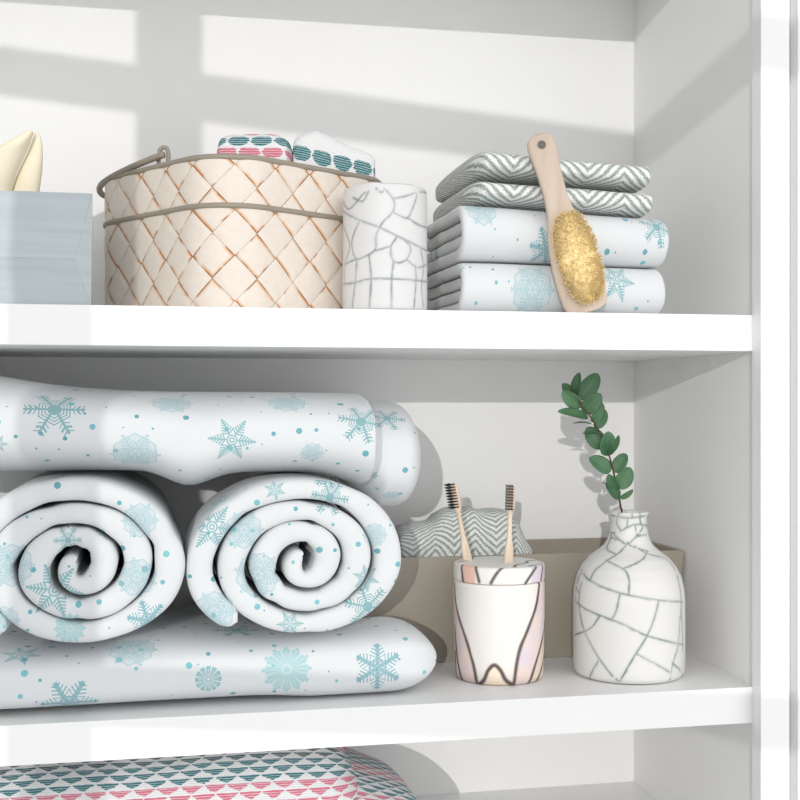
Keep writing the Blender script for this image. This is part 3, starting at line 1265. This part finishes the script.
# planar veins: side drop continues the line over the top
P = np.stack([np.where(r > 4.2, fold_back(a) * 4.86, lx), np.where(r > 4.2, z - HTOP + 4.86 - r, (ld - 4.3) * -1)], 1)
ll = [[(270, 343), (278, 408)], [(315, 343), (331, 408)], [(412, 352), (388, 382), (370, 412)], [(522, 356), (505, 382), (485, 412)], [(543, 345), (536, 400)]]
lpol = []
for ln in ll:
    q = []
    for x, y in CROP(ln, 380, 460, .3):
        aa, zz = to_surface(x, y, HL, HD, lambda z: 4.9)
        q.append((aa * 4.86, zz - HTOP))
    lpol.append(q)
n1 = np.array([nz(p[0] * .8, p[1] * .5, 14) for p in P])
C = np.tile(cw, (len(P), 1))
pk = (P[:, 0] > lpol[0][0][0]) & (P[:, 0] < lpol[1][0][0] + .1) & (r > 4.3)
C = np.where(pk[:, None], np.array(srgb(228, 186, 170)[:3]), C)
rt = (P[:, 0] > lpol[3][1][0]) & (r > 4.3)
C = np.where(rt[:, None], clilac, C)
D = lines_dist(lpol, P)
tp = (r < 4.6) & (z > HTOP - .3)
q2 = np.stack([lx, ld], 1)
D2 = lines_dist([[(1.2, 5), (1.6, 2.6), (2.8, 1.2), (3.2, -.6), (4.6, -1.2)], [(2.8, 4.6), (3.0, 3.4), (4.4, 2.2)], [(-4.6, .5), (-3, -1.5), (-2.6, -5)]], q2)
D = np.where(tp, D2, D)
kd = np.clip(1.3 - D / .13 * .65, 0, 1)[:, None]
C = C * (1 - kd) + np.array(srgb(40, 26, 26)[:3]) * kd
mk('lid', V, Fc, HMAT, (hx_, hy_, ZL), hroot, col=np.concatenate([C, np.ones((len(C), 1))], 1))


# ---- toothbrushes
def cam_pt(u, v, d):
    l = (u - 400) / F * d
    X, Y = lat_d(l, d)
    return np.array([X, Y, (400 - v) / F * d])


def toothbrush(u0, v0, u1, v1, dd0, dd1, label, wlid, bdir, wh):
    """from the lid point (u0, v0) to the head tip (u1, v1)"""
    A = cam_pt(u0, v0, dd0)
    B = cam_pt(u1, v1, dd1)
    ax = (B - A)
    Lg = np.linalg.norm(ax)
    ax /= Lg
    fw = np.array([-math.sin(HFR), -math.cos(HFR), 0])       # towards the camera
    sd = np.cross(ax, fw)
    sd /= np.linalg.norm(sd)
    fw = np.cross(sd, ax)
    low = -min(8.5, 9.0)
    base = A + ax * low
    root = thing('toothbrush', base, label, 'toothbrush', 'bamboo toothbrushes in the holder')
    prof = [(low, .3), (low + .3, .5), (-3, .58), (0, wlid), (Lg * .2, wlid * .88), (Lg * .34, wlid * .5), (Lg * .48, .26), (Lg * .62, .24), (Lg * .68, .42),
            (Lg * .75, .52), (Lg * .95, .5), (Lg * .99, .34), (Lg, .1)]
    ts = [p[0] for p in prof]
    rows = []
    for t in np.linspace(low, Lg, 70):
        w = np.interp(t, ts, [p[1] for p in prof])
        th = .28 if t < Lg * .6 else .22
        rows.append([tuple(A + ax * t + sd * w * math.copysign(abs(math.cos(q)) ** .6, math.cos(q)) + fw * th * math.copysign(abs(math.sin(q)) ** .6, math.sin(q)))
                     for q in [2 * math.pi * k / 16 for k in range(16)]])
    V, Fc, _ = grid(rows, closed=True, cap0=True, cap1=True)
    mk('handle', V, Fc, WOOD_TB, base, root)
    b = sd * bdir[0] + fw * bdir[1]
    b /= np.linalg.norm(b)
    c = np.cross(ax, b)
    L = []
    nr = 9
    for i in range(nr):
        t = Lg * (.69 + .29 * i / (nr - 1))
        for k in range(3):
            p = A + ax * t + c * (k - 1) * .3 + b * .1
            for m in range(5):
                o_ = (ax * math.cos(m * 1.26) + c * math.sin(m * 1.26)) * (.045 if m else 0)
                L.append(tube([p + o_, p + o_ * 1.2 + b * .6, p + o_ * 1.5 + b * wh + ax * .12], [.035, .035, .025], 5))
    mk('bristles', *merge(L), BLACK, base, root)
    return root


toothbrush(468, 562, 453, 483, 131.0, 132.6, 'bamboo toothbrush tilted left, black bristles pointing left', .52, (-.75, .66), .95)
toothbrush(508.5, 565, 511, 485, 129.2, 130.2, 'upright bamboo toothbrush, black bristles towards the front, nearer the vase', .55, (-.3, .95), .95)

# ---- taupe open box on the lower shelf
bx0, bx1, by0, by1 = 17.5, 61.15, 132.2, 146.6
BZ = -17.75


def frustum_box():
    th = .45
    V, Fc = [], []

    def ring(x0, x1, y0, y1, z):
        k = len(V)
        V.extend([(x0, y0, z), (x1, y0, z), (x1, y1, z), (x0, y1, z)])
        return k
    ins = .9
    a = ring(bx0 + ins, bx1 - ins, by0 + ins * .7, by1 - ins * .5, ZL)
    b_ = ring(bx0, bx1, by0, by1, BZ)
    c = ring(bx0 + th, bx1 - th, by0 + th, by1 - th, BZ)
    d = ring(bx0 + ins + th, bx1 - ins - th, by0 + ins * .7 + th, by1 - ins * .5 - th, ZL + th)
    Fc.append((a, a + 1, a + 2, a + 3))
    for p, q in ((a, b_), (b_, c), (c, d)):
        for i in range(4):
            j = (i + 1) % 4
            Fc.append((p + i, p + j, q + j, q + i))
    Fc.append((d, d + 1, d + 2, d + 3))
    return V, Fc


V, Fc = frustum_box()
o = mk('storage_box', V, Fc, TAUPE_BOX, ((bx0 + bx1) / 2, (by0 + by1) / 2, ZL), smooth=False, bevel=.12)
tag(o, 'open taupe storage box standing at the back behind the vase', 'storage box')

# cloth in the box
HERB = herring_mat('grey_herringbone_cloth', 5.2, .95)
tops = [(392, 536), (400, 527), (415, 523), (432, 519), (440, 512), (452, 508), (470, 507), (480, 510), (493, 509), (505, 511), (514, 518), (520, 530), (527, 545), (530, 556)]
CY0 = 134.0
rows = []
pts = spline([at(u, v, 136.5) for u, v in tops], 5)
zb = ZL + .5
S = 0
ss = []
for i, p in enumerate(pts):
    if i:
        S += math.dist(p, pts[i - 1])
    ss.append(S)
    row = []
    zt_ = p[2]
    x = p[0]
    f = max(.25, min(1.0, min(i, len(pts) - 1 - i) / 6 + .25))
    pr_ = [(-2.6 * f, zb), (-2.75 * f, zb + 4), (-2.8 * f, BZ - 1), (-2.75 * f, BZ + (zt_ - BZ) * .35), (-2.4 * f, BZ + (zt_ - BZ) * .7), (-1.6 * f, zt_ - .35),
           (-.4 * f, zt_), (1.2 * f, zt_ - .1), (3.0 * f, zt_ - .5), (4.6 * f, zt_ - 1.2), (5.4 * f, BZ - 1), (5.2 * f, zb)]
    sp = spline([(0, q[0], q[1]) for q in pr_], 4)
    for q in sp:
        w = .35 * nz(x * .35, q[1] * .5, q[2] * .25) * min(1, max(0, (q[2] - zb) / 4))
        row.append((x + w * .3, 137.2 + q[1] + w, q[2] + w * .8))
    rows.append(row)
V, Fc, U = grid(rows, lambda i, j: (ss[i], j * .62), closed=True, cap0=True, cap1=True)
o = mk('hand_towel', V, Fc, HERB, (pts[len(pts) // 2][0], 137.2, zb), uv=U)
tag(o, 'crumpled grey herringbone towel sticking out of the taupe box', 'towel', G_H)

# ------------------------------------------------------------------ woven basket
BL, BD = -17.0, 130.4
bcx, bcy = lat_d(BL, BD)
HS, CR = 12.1, 5.6
BTOP = 23.55


def basket_ring(off, n_side=60, n_c=40):
    """rounded square, corner towards the camera; starts at the middle of the far corner"""
    pts = []
    h, r = HS + off, CR + off
    q = h - r
    corners = [(q, q, 0), (-q, q, 90), (-q, -q, 180), (q, -q, 270)]
    for ci, (x, y, a0) in enumerate(corners):
        for k in range(n_c):
            a = math.radians(a0 + 90 * k / n_c)
            pts.append((x + r * math.cos(a), y + r * math.sin(a)))
        nx_, ny_ = corners[(ci + 1) % 4][:2]
        a = math.radians(a0 + 90)
        p0 = (x + r * math.cos(a), y + r * math.sin(a))
        p1 = (nx_ + r * math.cos(a), ny_ + r * math.sin(a))
        for k in range(n_side):
            pts.append((p0[0] + (p1[0] - p0[0]) * k / n_side, p0[1] + (p1[1] - p0[1]) * k / n_side))
    # rotate so a corner points away from the camera / towards it; start at the far corner
    pts = pts[n_c // 2:] + pts[:n_c // 2]
    out = []
    for x, y in pts:
        l = (x - y) / math.sqrt(2)
        d = (x + y) / math.sqrt(2)
        X, Y = lat_d(BL + l, BD + d)
        out.append((X, Y))
    return out


r0 = basket_ring(0)
nR = len(r0)
arc = [0]
for i in range(1, nR + 1):
    arc.append(arc[-1] + math.dist(r0[i % nR], r0[i - 1]))
half = arc[nR // 2]
# arc runs with +lateral to the left first; s = 0 at the near corner, + to the right
sgn = 1.0
S_of = [sgn * (a - half) for a in arc]
lat_mid = r0[nR // 2 + 20][0] - r0[nR // 2][0]
if lat_mid < 0:
    S_of = [-s for s in S_of]
CELL = 4.4


def weave_h(s, z):
    zz = z - 11.75
    s -= 1.1
    pa, pb = (s + zz) / CELL + .5, (s - zz) / CELL + .5
    fa, fb = pa - math.floor(pa), pb - math.floor(pb)
    par = (math.floor(pa) + math.floor(pb)) % 2
    along, across = (fa, fb) if par else (fb, fa)
    return .16 * (1 - abs(2 * across - 1) ** 8) * (.35 + .65 * (1 - abs(2 * along - 1) ** 2.5))


broot = thing('basket', (bcx, bcy, ZU), 'square basket woven from pale wood strips with taupe metal rim', 'basket')
rows = []
zs = np.linspace(ZU + .02, BTOP - .25, 74)
for z in zs:
    row = []
    for i in range(nR):
        hgt = weave_h(S_of[i], z)
        p, c0 = np.array(r0[i]), np.array((bcx, bcy))
        dr = p - c0
        dr /= np.linalg.norm(dr)
        p = p + dr * hgt
        row.append((p[0], p[1], z))
    rows.append(row)
ri = basket_ring(-.5)
uvS = S_of
rows.append([(x, y, BTOP - .25) for x, y in ri])
rows.append([(x, y, ZU + .5) for x, y in ri])
zrow = list(zs) + [BTOP - .25, ZU + .5]
V, Fc, U = grid(rows, lambda i, j: (uvS[j], zrow[i]), closed=True, cap0=False, cap1=True)
k0 = len(V)
V.append((bcx, bcy, ZU + .02))
for j in range(nR):
    Fc.append((j, (j + 1) % nR, k0))
    U.append(((0, 0), (0, 0), (0, 0)))
mk('woven_body', V, Fc, BASKET, (bcx, bcy, ZU), broot, uv=U)


def band(z, rad, off, flat=1.0):
    pts = basket_ring(off)
    rows = []
    n = len(pts)
    for i in range(n):
        p = np.array(pts[i])
        dr = p - np.array((bcx, bcy))
        dr /= np.linalg.norm(dr)
        rows.append([(p[0] + dr[0] * rad * math.cos(q), p[1] + dr[1] * rad * math.cos(q), z + rad * flat * math.sin(q)) for q in [2 * math.pi * k / 10 for k in range(10)]])
    rows.append(rows[0])
    return grid(rows, closed=True)[:2]


mk('rim', *band(BTOP - .1, .27, .0, 1.1), METAL_TAUPE, (bcx, bcy, ZU), broot)
mk('middle_band', *band(18.75, .2, .14, 1.35), METAL_TAUPE, (bcx, bcy, ZU), broot)


def cpt(l, d, z):
    X, Y = lat_d(l, d)
    return (X, Y, z)


# bail handle folded down against the left side
hp_ = [cam_pt(164, 154.5, 122.4), cam_pt(150, 159.5, 123.0), cam_pt(130, 168, 124.4), cam_pt(112, 177, 126.6), cam_pt(102, 184, 129.0), cam_pt(99.5, 190, 131.4),
       cam_pt(104, 195.5, 134.5), cam_pt(116, 198, 137.5), cam_pt(135, 198, 141), cam_pt(160, 196, 143.0)]
bail = mk('handle', *tube(spline(hp_, 6), .34, 12), METAL_TAUPE, (bcx, bcy, ZU), broot)
hk = [cam_pt(159, 166, 123.4), cam_pt(158.5, 157, 123.2), cam_pt(160, 150, 123.2), cam_pt(164, 147.2, 123.2), cam_pt(167.5, 149.5, 123.2), cam_pt(168.5, 156, 123.2), cam_pt(168, 166, 123.0)]
mk('handle_loop', *tube(spline(hk, 6), .22, 10), METAL_TAUPE, (bcx, bcy, ZU), bail)

# rolled cloths in the basket
CLOTH_A = scallop_mat('scallop_cloth_pink_teal', 'pt', 2.4, 1.35)
CLOTH_B = scallop_mat('scallop_cloth_teal', 'tw', 2.15, 2.0)


def bundle(name, uvs, dmid, depth, mat, label, z0, voff, tilt=0):
    """cloth standing in the basket, outline of its top given as picture points"""
    pts = spline([cam_pt(u, v, dmid) for u, v in uvs], 6)
    rows = []
    ss = [0]
    for i, p in enumerate(pts):
        p0_ = p
        if i:
            ss.append(ss[-1] + math.hypot(p[0] - pts[i - 1][0], p[1] - pts[i - 1][1]))
        f = min(i, len(pts) - 1 - i) / (len(pts) - 1) * 2
        f = max(.12, math.sqrt(1 - (1 - min(1, f * 1.6)) ** 2))
        dz = depth(i / (len(pts) - 1)) * f
        dirv = np.array([ST, CT])
        row = []
        for q in range(40):
            a = 2 * math.pi * q / 40
            cz_, sz_ = math.cos(a), math.sin(a)
            oy = -dz * sup(cz_, 2.4)
            top = p[2]
            zm = (top + z0) / 2
            z = zm + (top - zm) * sup(sz_, 6)
            w = .18 * nz(p[0] * .5, oy * .6, z * .5)
            # rounded top edge
            sh = .76 if z < BTOP - .6 else 1.0
            pc_ = (pts[0] + pts[-1]) / 2
            p = np.array([pc_[0] + (p0_[0] - pc_[0]) * sh, pc_[1] + (p0_[1] - pc_[1]) * sh, p0_[2]])
            row.append((p[0] + dirv[0] * (oy + w), p[1] + dirv[1] * (oy + w), z + w * .5))
        rows.append(row)
    V, Fc, U = grid(rows, lambda i, j: (ss[i], (j if j <= 20 else 40 - j) * .0 + rows[i][j % 40][2] + voff + tilt * ss[i]), closed=True, cap0=True, cap1=True)
    o = mk(name, V, Fc, mat, (pts[len(pts) // 2][0], pts[len(pts) // 2][1], z0), uv=U)
    tag(o, label, 'cloth', 'patterned cloths in the basket')


bundle('washcloth', [(220.5, 156), (221.5, 145), (228, 138.5), (250, 136.5), (275, 136.5), (288, 142), (291.5, 150), (292, 160)], 127.5, lambda t: 4.6, CLOTH_A,
       'patterned cloth with pink scallops tucked in the basket, left of the other', ZU + .7, -.4)
bundle('washcloth', [(294, 163), (294.5, 148), (297, 140), (306, 134.5), (318, 132), (332, 138), (350, 147), (366, 153), (373.5, 157), (375, 164), (372, 175)], 130.6,
       lambda t: 4.9 - 4.5 * t, CLOTH_B, 'patterned cloth with teal scallops tucked in the basket, nearer the tumbler', ZU + .7, -1.35, .2)

# ------------------------------------------------------------------ wooden back brush
A0 = np.array([43.0, 115.95, ZU + .12])
A1 = np.array([38.55, 117.0, 27.05])
A0 = at(588, 309, 116.1)
A0[2] = ZU + .1
A1 = at(538, 134, 117.2)
ax = A1 - A0
BLn = np.linalg.norm(ax)
ax /= BLn
fw = np.array([-.25, -1, 0.0])
sd = np.cross(ax, fw)
sd /= np.linalg.norm(sd)
fw = np.cross(sd, ax)
if sd[0] < 0:
    sd = -sd
brroot = thing('bath_brush', A0, 'wooden bath brush with yellow bristles leaning on the towel stack', 'brush')
wp = [(0, .9), (.1, 1.55), (.35, 2.0), (.9, 2.28), (2.5, 2.42), (5, 2.4), (7.5, 2.15), (9, 1.75), (10.5, 1.38), (12.5, 1.2), (14.5, 1.25), (16.5, 1.42), (17.5, 1.46),
      (18.1, 1.3), (18.45, .95), (18.65, .45), (18.72, .08)]
kk = BLn / 18.72
rows = []
for t in np.concatenate([[0, .05, .12, .22, .35, .5], np.linspace(.7, 17.5, 50), np.linspace(17.6, 18.72, 14)]):
    w = np.interp(t, [p[0] for p in wp], [p[1] for p in wp])
    row = []
    for q in range(28):
        a = 2 * math.pi * q / 28
        row.append(tuple(A0 + ax * t * kk + sd * w * sup(math.cos(a), 5) + fw * .55 * sup(math.sin(a), 5) * min(1, w / .8)))
    rows.append(row)
V, Fc, _ = grid(rows, closed=True, cap0=True, cap1=True)
bbody = mk('brush_body', V, Fc, WOOD_BRUSH, A0, brroot)
hc = A0 + ax * (BLn - 1.25) + fw * .5
ringp = [hc + (sd * math.cos(q) + ax * math.sin(q)) * .34 + fw * .06 for q in [2 * math.pi * k / 24 for k in range(24)]]
mk('hanging_hole', *merge([tube(ringp, .1, 8, True), tube([hc + fw * .02, hc + fw * .1], .3, 20)]), DARKHOLE, A0, bbody)  # eyelet ring, and a disc whose dark colour stands for the hole's shade
rng = random.Random(5)
L = []
pc = A0 + ax * 5.5 * kk + sd * .42
padrows = []
for k in range(9):
    f = math.cos(math.pi / 2 * k / 8)
    padrows.append([tuple(pc + sd * 1.95 * f * sup(math.cos(q), 2.4) + ax * 4.6 * f * sup(math.sin(q), 2.4) + fw * (.5 + .86 * math.sin(math.pi / 2 * k / 8)))
                    for q in [2 * math.pi * m / 40 for m in range(40)]])
L.append(grid(padrows, closed=True, cap1=True)[:2])
for i in range(3000):
    r_ = math.sqrt(rng.random())
    q = rng.random() * 2 * math.pi
    x, y = sup(math.cos(q), 2.5) * r_, sup(math.sin(q), 2.5) * r_
    p = pc + sd * 2.0 * x + ax * 4.65 * y + fw * .5
    h = (1.08 - .12 * r_ ** 4) * (.9 + .16 * rng.random())
    tip = p + fw * h + sd * (.3 * x + rng.gauss(0, .06)) + ax * (.3 * y + rng.gauss(0, .06))
    e1 = sd * .055
    e2 = ax * .055
    v = [tuple(p + e1), tuple(p - e1 * .5 + e2 * .87), tuple(p - e1 * .5 - e2 * .87), tuple(tip + e1 * .6), tuple(tip - e1 * .3 + e2 * .5), tuple(tip - e1 * .3 - e2 * .5)]
    L.append((v, [(0, 1, 4, 3), (1, 2, 5, 4), (2, 0, 3, 5), (3, 4, 5)]))
o = mk('bristles', *merge(L), BRISTLE, A0, brroot, smooth=False)
o['kind'] = 'stuff'

# ------------------------------------------------------------------ grey faceted box with cream cloth
gy = 117.0
T = at(92, 193.5, gy)
M_ = at(75, 259, gy - .9)
Bt = at(90.5, 303, gy)
gb = 131.0
xb = at(92, 250, gb)[0]
xl = -27.0
gz0, gz1 = ZU, T[2]
th = .8
V = [(T[0], gy, gz1), (M_[0], gy - .9, M_[2]), (Bt[0], gy, gz0), (xb, gb, gz0), (xb, gb, gz1),
     (xl, gy, gz1), (xl + 1.8, gy - .9, M_[2]), (xl, gy, gz0), (xl + .6, gb, gz0), (xl + .6, gb, gz1),
     (T[0] - th, gy + th, gz1), (xb - th, gb - th, gz1), (xl + th + .6, gb - th, gz1), (xl + th, gy + th, gz1),
     (T[0] - th - 1.5, gy + th, gz0 + .8), (xb - th - 1.5, gb - th, gz0 + .8), (xl + th + .6 + 1.5, gb - th, gz0 + .8), (xl + th + 1.5, gy + th, gz0 + .8)]
Fc = [(0, 1, 6, 5), (1, 2, 7, 6), (0, 2, 1), (0, 4, 3, 2), (5, 6, 8, 9), (6, 7, 8), (4, 9, 8, 3), (2, 3, 8, 7),
      (0, 10, 11, 4), (4, 11, 12, 9), (9, 12, 13, 5), (5, 13, 10, 0), (10, 14, 15, 11), (11, 15, 16, 12), (12, 16, 17, 13), (13, 17, 14, 10), (14, 17, 16, 15)]
o = mk('storage_box', V, Fc, GREYWOOD, ((T[0] + xl) / 2, (gy + gb) / 2, gz0), smooth=False)
bm = bmesh.new()
bm.from_mesh(o.data)
bm.faces.ensure_lookup_table()
bmesh.ops.inset_individual(bm, faces=[bm.faces[i] for i in range(6)], thickness=.0007, depth=.0005)
bm.to_mesh(o.data)
bm.free()
tag(o, 'grey blue wooden box with faceted front at the left of the upper shelf', 'storage box')


def lobe(out, dm, dep, lean):
    """soft pointed fold; out = [(u_left, u_right, v)] rows from bottom to top"""
    rows = []
    for ul, ur, v in out:
        a, b_ = cam_pt(ul, v, dm), cam_pt(ur, v, dm)
        c = (a + b_) / 2
        w = (b_ - a) / 2
        f = min(1, np.linalg.norm(w) / 1.2)
        rows.append([tuple(c + w * sup(math.cos(q), 2.2) + np.array([ST, CT, 0]) * (dep * f * sup(math.sin(q), 2.2) + lean)) for q in [2 * math.pi * k / 28 for k in range(28)]])
    # smooth along the height
    sm = []
    for j in range(28):
        sm.append(spline([r[j] for r in rows], 4))
    rows = [[tuple(sm[j][i]) for j in range(28)] for i in range(len(sm[0]))]
    return grid(rows, closed=True, cap0=True, cap1=True)[:2]


croot_base = cam_pt(12, 295, 120.5)
croot_base[2] = ZU + .85
zbv = 400 - (ZU + .85) * F / 120.5
cr = thing('napkin', croot_base, 'cream folded cloth standing up out of the grey wooden box', 'cloth')
mk('front_fold', *lobe([(-30, 14, zbv), (-34, 16, 260), (-34, 10.5, 200), (-30, 14, 180), (-14, 22, 160), (4, 28, 146), (18, 31.5, 137), (25, 33, 132.5), (28.5, 32, 130.5)], 120.5, 1.5, 0), CREAM, croot_base, cr)
mk('back_fold', *lobe([(6, 32, zbv), (4, 34, 260), (8, 35.5, 200), (12, 37.5, 182), (19, 39.5, 165), (26, 40, 150), (30, 38.8, 138), (32, 37, 132), (33.5, 35.5, 130)], 121.0, 1.1, .9), CREAM, croot_base, cr)

# ------------------------------------------------------------------ eucalyptus sprig
sp_d = VD
sroot_base = np.array([vx, vy, ZL + .75])
sr = thing('eucalyptus_sprig', sroot_base, 'green eucalyptus sprig with round leaves standing in the bottle vase', 'branch')
SPX = lambda x, y, dd=0: cam_pt(540 + x * .2, 360 + y * .2, sp_d + dd)
stem = [cam_pt(628, 670, sp_d + 1.0), cam_pt(626, 600, sp_d + .3), SPX(412, 790), SPX(404, 740), SPX(392, 670), SPX(372, 580, -.3), SPX(348, 485, -.6), SPX(318, 405, -.8), SPX(280, 328, -1), SPX(240, 268, -1.2), SPX(205, 225, -1.3),
        SPX(178, 180, -1.4), SPX(155, 150, -1.4)]
sps = spline(stem, 6)
mk('stem', *tube(sps, list(np.linspace(.13, .06, len(sps))), 8), STEM, sroot_base, sr)
leaves = [  # base, tip, width, roll, curl
    ((195, 195), (296, 68), 84, 10, .5), ((172, 180), (193, 66), 50, -35, -1.0), ((150, 185), (122, 112), 56, 20, .9), ((205, 240), (112, 160), 66, -20, -.3),
    ((215, 262), (306, 170), 80, 15, -.2), ((262, 312), (318, 214), 62, 30, .5), ((276, 340), (335, 250), 58, 20, .9), ((245, 284), (95, 250), 52, 30, -.9),
    ((265, 318), (165, 310), 40, 78, .2), ((318, 440), (232, 338), 82, -10, .3), ((332, 482), (345, 358), 78, 12, -.2), ((340, 482), (398, 383), 44, 45, -1.4),
    ((356, 558), (250, 484), 74, 12, .2), ((372, 562), (430, 466), 64, -15, .4), ((388, 642), (456, 538), 80, 10, .3), ((384, 658), (342, 575), 52, -25, -.7),
    ((398, 692), (334, 616), 58, 20, -.2), ((400, 692), (470, 652), 34, 40, .5), ((310, 365), (213, 360), 40, 80, -.5), ((370, 640), (310, 608), 30, 76, .5)]
for li, (b0, t0, w, rollv, dd) in enumerate(leaves):
    a = Vector(SPX(b0[0], b0[1], -.25 - .8 * min(1, (700 - b0[1]) / 400)))
    t = Vector(SPX(t0[0], t0[1], -.45 - .8 * min(1, (700 - b0[1]) / 400) + dd * 1.2))
    axl = (t - a)
    Ln = axl.length
    axl.normalize()
    fwv = Vector((-math.sin(VFRONT), -math.cos(VFRONT), .15)).normalized()
    nrm = (fwv - axl * fwv.dot(axl)).normalized()
    nrm = Matrix.Rotation(math.radians(rollv), 3, axl) @ nrm
    sid = axl.cross(nrm)
    half = w * 1.1 * .2 * sp_d / F / 2
    rows, ni, nj = [], 18, 9
    for side_ in (1,):
        for i in range(ni + 1):
            f = i / ni
            wd = half * (math.sin(math.pi * min(1, f * 1.0) ** .85) ** .5 if 0 < f < 1 else .03)
            row = []
            for j in range(nj):
                g = (j / (nj - 1) * 2 - 1)
                p = a + axl * (Ln * f) + sid * (wd * g) - nrm * (.14 * Ln * (f - .45) ** 2 * 2) + nrm * (.12 * wd * g * g * 2)
                row.append(p)
            rows.append(row)
    top = [[tuple(p + nrm * .012) for p in r_] for r_ in rows]
    bot = [[tuple(p - nrm * .012) for p in reversed(r_)] for r_ in rows]
    loop = [t_ + b_ for t_, b_ in zip(top, bot)]
    V, Fc, U = grid(loop, lambda i, j: (i / ni, ((j % (2 * nj)) / (nj - 1) * 2 - 1) if (j % (2 * nj)) < nj else (1 - ((j % (2 * nj)) - nj) / (nj - 1) * 2)), closed=True, cap0=True, cap1=True)
    mk('leaf', V, Fc, LEAF, sroot_base, sr, uv=U)
